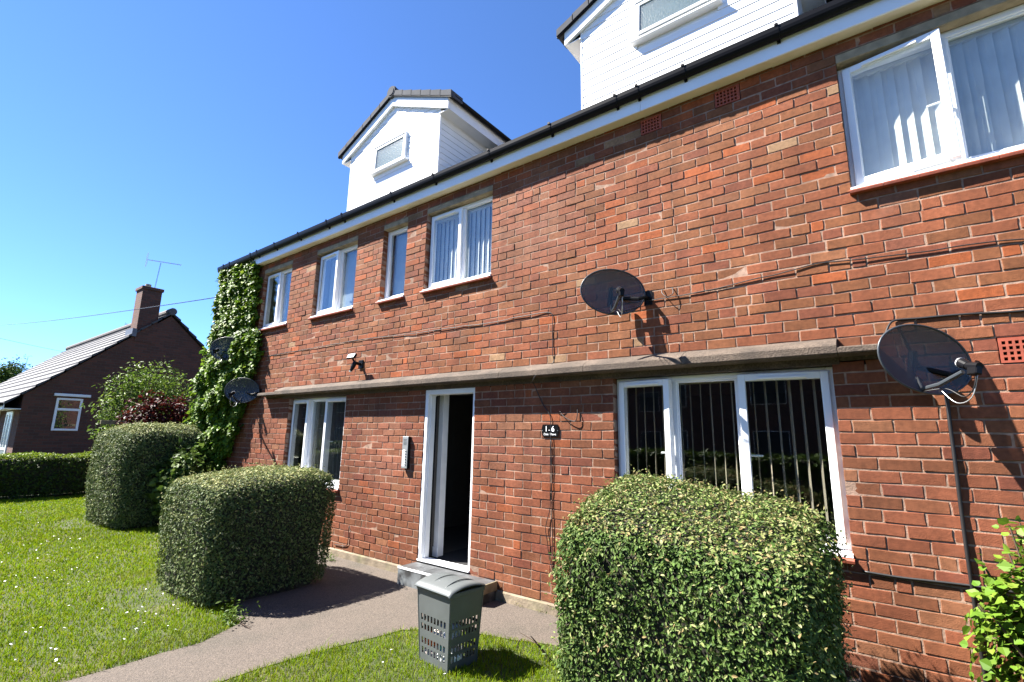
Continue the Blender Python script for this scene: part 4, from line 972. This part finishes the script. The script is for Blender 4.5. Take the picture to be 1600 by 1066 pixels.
shrub('purple_shrub', (-12.95, -.1, 1.6), (.5, .85, .85), 6500, .085, [(.075, .012, .018), (.12, .018, .02), (.045, .010, .016), (.16, .035, .03)], [3, 3, 2, 1], 'dark purple leaved shrub beside the ivy', 'shrub', seed=6, asp=.65)
shrub('lower_shrub', (-10.05, -.62, .75), (.55, .45, .62), 2600, .085, [(.12, .2, .05), (.17, .26, .08), (.08, .14, .035)], [3, 2, 2], 'pale green shrub at the foot of the ivy between the clipped bushes', 'shrub', spikes=8, wide=True, asp=.9, seed=9)
shrub('wall_shrub', (.68, -.42, .50), (.42, .30, .66), 7000, .046, [(.18, .32, .05), (.24, .38, .06), (.12, .24, .035), (.29, .40, .09)], [4, 3, 2, 1], 'bright lime green shrub against the wall at the right edge', 'shrub', spikes=26, wide=True, asp=.95, seed=12, rnd=.55)

# garden fence behind -------------------------------------------------------
e = empty('garden_fence', (-13.4, -.6, 0), 'low weathered timber rail fence glimpsed left of the green shrub', 'fence')
for i in range(3): one('fence_rail', M['wood'], e, -.02, .02, -.5, 2.2, 1.22+i*.27, 1.31+i*.27, b=.004)
for y_ in (.7, 2.0): one('fence_post', M['wood'], e, -.08, -.02, y_-.04, y_+.04, 0, 1.9, b=.006)

# ------------------------------------------------------------------ bungalow
bg_ = empty('brick_bungalow', (-26, 1.9, 0), 'brown brick bungalow with a pale tiled roof and a tall chimney beyond the hedge', 'house')
GX, ey0, ey1, ez, ry_, rz_ = -20.0, -1.42, 5.3, 2.62, 1.94, 5.72
o0 = Vector((-26, 1.9, 0))
def L(p): return Vector(p)-o0
class OB(MB):
    def build(s, name, m, parent=None, **k):
        s.v = [tuple(Vector(p)-o0) for p in s.v]; return MB.build(s, name, m, parent, **k)
q = OB(); q.prism_x([(ey0, 0), (ey0, ez), (ry_, rz_-.05), (ey1, ez), (ey1, 0)], -34, GX); q.build('gable_wall', M['farbrick'], bg_)
sl_ = (rz_-ez)/(ry_-ey0); q = OB(); n_ = 13; yb = ey0-.38; zb_ = ez-.38*sl_; lr = (ry_-yb)/n_
for i in range(n_):
    y0_ = yb+i*lr; z0_ = zb_+i*lr*sl_; y1_ = min(y0_+lr*1.15, ry_); z1_ = z0_+(y1_-y0_)*sl_
    for mir in (0, 1):
        pf = [(y0_, z0_+.125), (y1_, z1_+.06), (y1_, z1_+.03), (y0_, z0_+.03)]
        if mir: pf = [(2*ry_-y, z) for y, z in pf]
        q.prism_x(pf, -34.2, GX+.09)
q.build('roof', M['roofpale'], bg_)
q = OB(); q.tube([L_v for L_v in [(-34.2, ry_, rz_+.10), (GX+.1, ry_, rz_+.10)]], .13, 12); q.build('ridge', M['rooftile'], bg_)
q = OB(); q.box(-34, GX+.06, yb-.01, yb+.02, zb_-.1, zb_+.05); q.box(-34, GX+.04, yb+.02, ey0, zb_-.08, zb_-.06); q.build('fascia', M['white_paint'], bg_)
q = OB(); q.prism_y([(-34, zb_+.0), (-34, zb_+.08), (GX+.1, zb_+.08), (GX+.1, zb_+.0)], yb-.11, yb-.01); q.build('gutter', M['black'], bg_)
q = OB(); cz0, cz1 = 4.6, 6.46; q.box(GX-.62, GX+.02, .98, 1.55, cz0, cz1); ch = q.build('chimney', M['farbrick'], bg_)
q = OB(); q.box(GX-.66, GX+.06, .94, 1.59, cz1-.02, cz1+.09, .01); q.build('chimney_cap', M['farbrick'], ch)
q = OB(); q.tube([(GX-.3, 1.2, cz1+.09), (GX-.3, 1.2, cz1+.24)], [.10, .085], 12); q.build('chimney_pot', M['concrete'], ch)
q = OB(); q.box(GX-.64, GX+.1, .86, .985, 4.75, 5.02); q.build('flashing', M['lead'], ch)
# gable window
q = OB(); wy0, wy1, wz0, wz1 = -.69, -.07, 1.60, 2.58
for bb in ((wy0, wy0+.06, wz0, wz1), (wy1-.06, wy1, wz0, wz1), (wy0+.06, wy1-.06, wz0, wz0+.06), (wy0+.06, wy1-.06, wz1-.06, wz1), (wy0+.06, wy1-.06, 2.2, 2.27)): q.box(GX-.04, GX+.03, bb[0], bb[1], bb[2], bb[3], .005)
gw = q.build('gable_window', M['upvc'], bg_)
q = OB(); q.box(GX+.005, GX+.015, wy0+.06, wy1-.06, wz0+.06, 2.2); q.build('pane', M['glass'], gw)
q = OB(); q.box(GX+.005, GX+.015, wy0+.06, wy1-.06, 2.27, wz1-.06); q.build('pane', M['glass'], gw)
q = OB(); q.box(GX+.002, GX+.004, wy0+.05, wy1-.05, wz0+.05, wz1-.05); q.build('dark_room_sheet', M['dark_in'], gw)  # thin dark sheet behind the glass, painted as an unlit room
q = OB(); q.box(GX, GX+.10, wy0-.08, wy1+.16, wz1+.05, wz1+.13, .008); q.build('window_hood', M['white_paint'], gw)
# front side: tall white glazed door and a cream panel
q = OB()
for bb in ((-21.9, -21.8, .45, 2.15), (-21.0, -20.9, .45, 2.15), (-21.8, -21.0, .45, .55), (-21.8, -21.0, 2.05, 2.15), (-21.8, -21.0, 1.0, 1.06), (-21.43, -21.37, 1.06, 2.05)): q.box(bb[0], bb[1], ey0-.03, ey0+.03, bb[2], bb[3], .005)
fd = q.build('front_window', M['upvc'], bg_); q = OB(); q.box(-21.8, -21.0, ey0-.015, ey0-.01, .55, 2.05); q.build('pane', M['frost'], fd)
q = OB(); q.box(-22.05, -20.75, ey0-.14, ey0, .38, .45, .01); q.build('sill', M['upvc'], fd)
q = OB(); q.box(-23.8, -23.2, ey0-.05, ey0-.002, .6, 2.25); q.build('cream_panel', M['soffit'], bg_)

def aerial(base, h, s, label, ang):
    e = empty('tv_aerial', base, label, 'aerial'); ca, sa = math.cos(ang), math.sin(ang)
    q = MB(); q.tube([(0, 0, 0), (.03, .05, h)], .018, 6); q.build('mast', M['steel'], e)
    q = MB(); a0 = Vector((-ca*.35*s, -sa*.35*s, h+.02)); a1 = Vector((ca*.65*s, sa*.65*s, h+.08)); q.tube([a0, a1], .012, 5); q.build('boom', M['steel'], e)
    q = MB()
    for i in range(9):
        t = .15+.85*i/8; c_ = a0.lerp(a1, t); w_ = .11*s; q.tube([c_-Vector((-sa*w_, ca*w_, 0)), c_+Vector((-sa*w_, ca*w_, 0))], .006, 4)
    q.build('director_rods', M['steel'], e)
    q = MB()
    for i in range(5):
        zz = -.16+.08*i; w_ = .24*s; c_ = a0+Vector((0, 0, zz*s*1.3)); q.tube([c_-Vector((-sa*w_, ca*w_, 0)), c_+Vector((-sa*w_, ca*w_, 0))], .006, 4)
    for sg in (-1, 1): q.tube([a0+Vector((-sa*.2*sg*s, ca*.2*sg*s, -.22*s)), a0+Vector((-sa*.2*sg*s, ca*.2*sg*s, .22*s))], .006, 4)
    q.build('reflector_grid', M['steel'], e); return e
aerial((-20.05, 1.33, 6.55), .95, 1.0, 'television aerial on the mast fixed to the bungalow chimney', math.radians(80))
aerial((-30.0, 3.25, 5.9), .95, .32, 'tiny distant aerial rising above the bungalow roof ridge, just left of the chimney', math.radians(60))
aerial((-45.0, 1.92, 5.2), 1.1, .4, 'tiny aerial far left, between the distant tree and the bungalow roof', math.radians(60))

# overhead lines
def line(a, b_, sag, label):
    a = Vector(a); b_ = Vector(b_); pts = [a.lerp(b_, i/16)-Vector((0, 0, sag*4*(i/16)*(1-i/16))) for i in range(17)]
    q = MB(); q.tube(pts, .011, 5); o = q.build('overhead_line', M['cable'], None); return tag(o, label, 'overhead line')
line((-10.8, .25, 4.55), (-50, .75, 8.85), .12, 'upper thin telephone line crossing the sky from the ivy corner to the left edge')
line((-40, -2.0, 7.0), (-62, 6.6, 8.9), .05, 'lower faint telephone line crossing the sky at the left edge')

# distant tree
e = empty('distant_tree', (-60, 1.7, 0), 'green tree in the distance above the bungalow eaves at the left edge', 'tree'); r_ = np.random.default_rng(4)
q = MB(); q.tube([(0, 0, 0), (.1, 0, 2.5), (0, .2, 5)], [.3, .22, .1], 8)
for i in range(8): a = i*.8; q.tube([(0, 0, 2.2+i*.25), (math.cos(a)*1.2, math.sin(a)*1.2, 4+i*.3), (math.cos(a)*2, math.sin(a)*2, 5+i*.3)], [.12, .07, .03], 6)
q.build('trunk', M['stem'], e)
P_ = []
for i in range(46):
    d_ = r_.normal(size=3); d_ /= np.linalg.norm(d_); c_ = np.array([0, 0, 5.2])+d_*np.array([2.4, 2.9, 2.2])*r_.uniform(.3, .9); P_.append(c_+r_.normal(size=(330, 3))*.42)
p = np.vstack(P_); V, F, C_ = leaves(p, p-np.array([0, 0, 5.0]), .20, palette(len(p), [(.08, .15, .03), (.12, .20, .04), (.06, .11, .03)], [2, 2, 1]), .6); tri_mesh('crown', V, F, M['leaf'], e, cols=C_)

# ------------------------------------------------------------------ across the road (seen only as reflections in the glass)
sheet('road', [(-120, -19), (60, -19), (60, -13.5), (-120, -13.5)], .004, mat('asphalt', (.055, .055, .056), .9, var=.1))
e = empty('roadside_hedge', (0, -11, 0), 'low green roadside hedge mirrored in the ground floor windows', 'hedge')
p, nn, inn = hedge_shape((-16, -11, .6), (34, .5, .62), 9, .05, 0, .06, 31, 46000, .1); V, F, C_ = leaves(p-np.array([0, -11, 0]), nn, .14, palette(len(p), [(.08, .14, .03), (.12, .19, .04)], [1, 1]), .7, rnd=.8); tri_mesh('foliage', V, F, M['leaf'], e, cols=C_); core_mesh(np.array((-16, 0, .6)), (34, .5, .62), 9, .05, 0, e, .05)
e = empty('terraced_house', (-3, -25, 0), 'dark brick terrace across the road mirrored in the ground floor windows', 'house')
q = MB(); q.prism_x([(-3.5, 0), (-3.5, 5), (0, 7.6), (3.5, 5), (3.5, 0)], -66, 20); q.build('wall', M['farbrick'], e)
q = MB(); q.prism_x([(-3.8, 4.85), (0, 7.8), (3.8, 4.85), (3.8, 5.0), (0, 7.98), (-3.8, 5.0)], -66.2, 20.2); q.build('roof', M['rooftile'], e)
for i in range(18):
    for z_ in (.9, 3.3):
        q = MB(); x_ = -62+i*4.6; q.box(x_, x_+1.5, 3.5, 3.53, z_, z_+1.2, .01); wf = q.build('window', M['soffit'], e); q = MB(); q.box(x_+.03, x_+1.47, 3.531, 3.536, z_+.03, z_+1.17); q.build('pane', M['dark_in'], wf)

# ------------------------------------------------------------------ grass
def grass():
    n = 1000000; X = rng.uniform(-16.6, 1.2, n); Y_ = rng.uniform(-6.2, .2, n)
    dx, dy = X, Y_-CAM[1]; d = np.sqrt(dx*dx+dy*dy+CAM[2]**2)
    w_ = dx*Fw.x+dy*Fw.y-CAM[2]*Fw.z; u = (dx*Rt.x+dy*Rt.y-CAM[2]*Rt.z)/np.maximum(w_, .01); v = (dx*Up.x+dy*Up.y-CAM[2]*Up.z)/np.maximum(w_, .01)
    k = (w_ > .3) & (np.abs(u) < 1.4) & (v > -1.05) & (rng.random(n) < np.minimum(1, (3.6/d)**1.35))
    X, Y_, d = X[k], Y_[k], d[k]
    k = ~inside(X, Y_, pathpoly) & ~((X > -6.6) & (X < -5.3) & (Y_ > -1.95)) & ~((X > -12.1) & (X < -10.5) & (Y_ > -1.25) & (Y_ < .3)) & ~((X > BX0) & (Y_ > -.02))
    X, Y_, d = X[k], Y_[k], d[k]; n = len(X); P = np.c_[X, Y_, X*0]
    patch = fbm(P, 50, 1.6); fine = fbm(P, 51, 6)
    bare = (fbm(P, 77, 2.3) > .95) & (rng.random(n) < .5)
    worn = (((X+6.15)/.5)**2+((Y_+2.25)/.28)**2 < 1) | (((X+11.6)/.7)**2+((Y_+1.6)/.3)**2 < 1)
    k = ~bare & ~(worn & (rng.random(n) < .55)); X, Y_, d, P, patch, fine = X[k], Y_[k], d[k], P[k], patch[k], fine[k]; n = len(X)
    edge = np.minimum(np.abs(X+4.57), np.abs(X+3.7)) < .10
    h = rng.uniform(.02, .042, n)*(1+.35*fine)*np.where(edge, 1.35, 1); wd = .0017*np.maximum(1, d/3.2)*rng.uniform(.7, 1.3, n)
    tall = rng.random(n) < .012; h[tall] *= 1.9
    an = rng.uniform(0, 2*np.pi, n); b_ = np.c_[np.cos(an), np.sin(an), an*0]; ln = rng.uniform(0, 2*np.pi, n); lean = np.c_[np.cos(ln), np.sin(ln), ln*0]*(h*rng.uniform(.2, 1.0, n))[:, None]
    z = np.array([0, 0, 1.0]); base = P
    V = np.stack([base-b_*wd[:, None], base+b_*wd[:, None], base+lean*.35+z*(h*.6)[:, None]+b_*(wd*.75)[:, None], base+lean*.35+z*(h*.6)[:, None]-b_*(wd*.75)[:, None], base+lean+z*h[:, None]], 1)
    F = (np.arange(n)[:, None, None]*5+np.array([(0, 1, 2), (0, 2, 3), (3, 2, 4)])[None]).reshape(-1, 3)
    c = palette(n, [(.26, .40, .018), (.37, .47, .02), (.18, .32, .015), (.38, .40, .06)], [4, 3, 2, .7])
    c *= (1+.16*patch)[:, None]; dry = np.clip(fbm(P, 90, 1.1)-.35, 0, 1)[:, None]*.8; c = c*(1-dry)+np.array([.26, .23, .08])*dry
    o = tri_mesh('lawn_grass', V.reshape(-1, 3), F, M['grass'], None, cols=np.repeat(c, 5, 0)); tag(o, 'short sunlit lawn grass beside the concrete path', 'grass', kind='stuff')
grass()
def daisies():
    n = 330; X = rng.uniform(-15.5, -5.2, n); Y_ = rng.uniform(-4.4, -1.9, n); k = (fbm(np.c_[X, Y_, X*0], 5, 1.8) > -.15); X, Y_ = X[k], Y_[k]
    X = np.r_[X, rng.uniform(-5.2, -4.75, 10), rng.uniform(-3.3, -2.0, 5)]; Y_ = np.r_[Y_, rng.uniform(-3.4, -2.4, 10), rng.uniform(-1.9, -1.5, 5)]
    n = len(X); V = []; F = []
    for x, y in zip(X, Y_):
        r = random.uniform(.006, .011); z = random.uniform(.035, .06); b0 = len(V); tx, ty = random.uniform(-.4, .4), random.uniform(-.4, .4); V.append((x, y, z+.002))
        for k in range(10): a = k*.628; rr = r*(1 if k % 2 else .72); V.append((x+rr*math.cos(a), y+rr*math.sin(a), z+rr*(tx*math.cos(a)+ty*math.sin(a))))
        for k in range(10): F.append((b0, b0+1+k, b0+1+(k+1) % 10))
    o = tri_mesh('daisies', V, F, M['letter'], None); tag(o, 'small white daisies scattered through the lawn', 'flowers', kind='stuff')
daisies()
# weeds: tufts at the base of the middle bush and in the joint below the wall
def tuft(x, y, n, s, label, seed, cs=((.16, .27, .05), (.11, .19, .04))):
    r_ = np.random.default_rng(seed); p = np.c_[r_.normal(0, s, n), r_.normal(0, s*.7, n), np.abs(r_.normal(0, s*.9, n))+.01]; V, F, C_ = leaves(p, p+np.array([0, 0, .1]), s*.5, palette(n, cs, [1]*len(cs)), .4, rnd=.5)
    o = tri_mesh('weed_tuft', V, F, M['leafg'], None, cols=C_); o.location = (x, y, 0); tag(o, label, 'weed', 'weeds round the path', kind='stuff')
tuft(-4.78, -1.98, 170, .085, 'leafy weed clump where the square bush meets the path edge', 1)
tuft(-6.05, -.2, 120, .05, 'low weeds on the paving behind the square bush', 2)
tuft(-3.28, -.05, 26, .022, 'small weed at the wall foot beside the step', 3, ((.25, .27, .08), (.2, .22, .07)))
tuft(-3.08, -.05, 30, .026, 'small dry weed at the wall foot, middle one right of the step', 4, ((.25, .24, .09), (.2, .2, .07)))
tuft(-2.84, -.05, 24, .024, 'small weed at the wall foot nearest the bush', 6, ((.2, .25, .08), (.2, .2, .07)))
tuft(-2.1, -.85, 150, .07, 'leafy weed at the left foot of the nearest clipped bush', 7)
q = MB()
for a, b_, c_ in (((-2.25, -.80, 0), (-2.33, -.84, .10), (-2.46, -.86, .14)), ((-2.2, -.82, 0), (-2.27, -.9, .12), (-2.38, -.92, .13)), ((-2.5, -.85, 0), (-2.49, -.84, .07), (-2.45, -.86, .10)), ((-2.28, -.86, .09), (-2.31, -.92, .16), (-2.30, -.95, .18)), ((-4.7, -1.95, .012), (-4.58, -1.97, .02), (-4.48, -1.96, .012))): q.tube([a, b_, c_], [.005, .004, .002], 5)
o = q.build('bare_twigs', M['stem'], None); tag(o, 'bare broken twigs sticking out near the foot of the nearest bush', 'twigs')
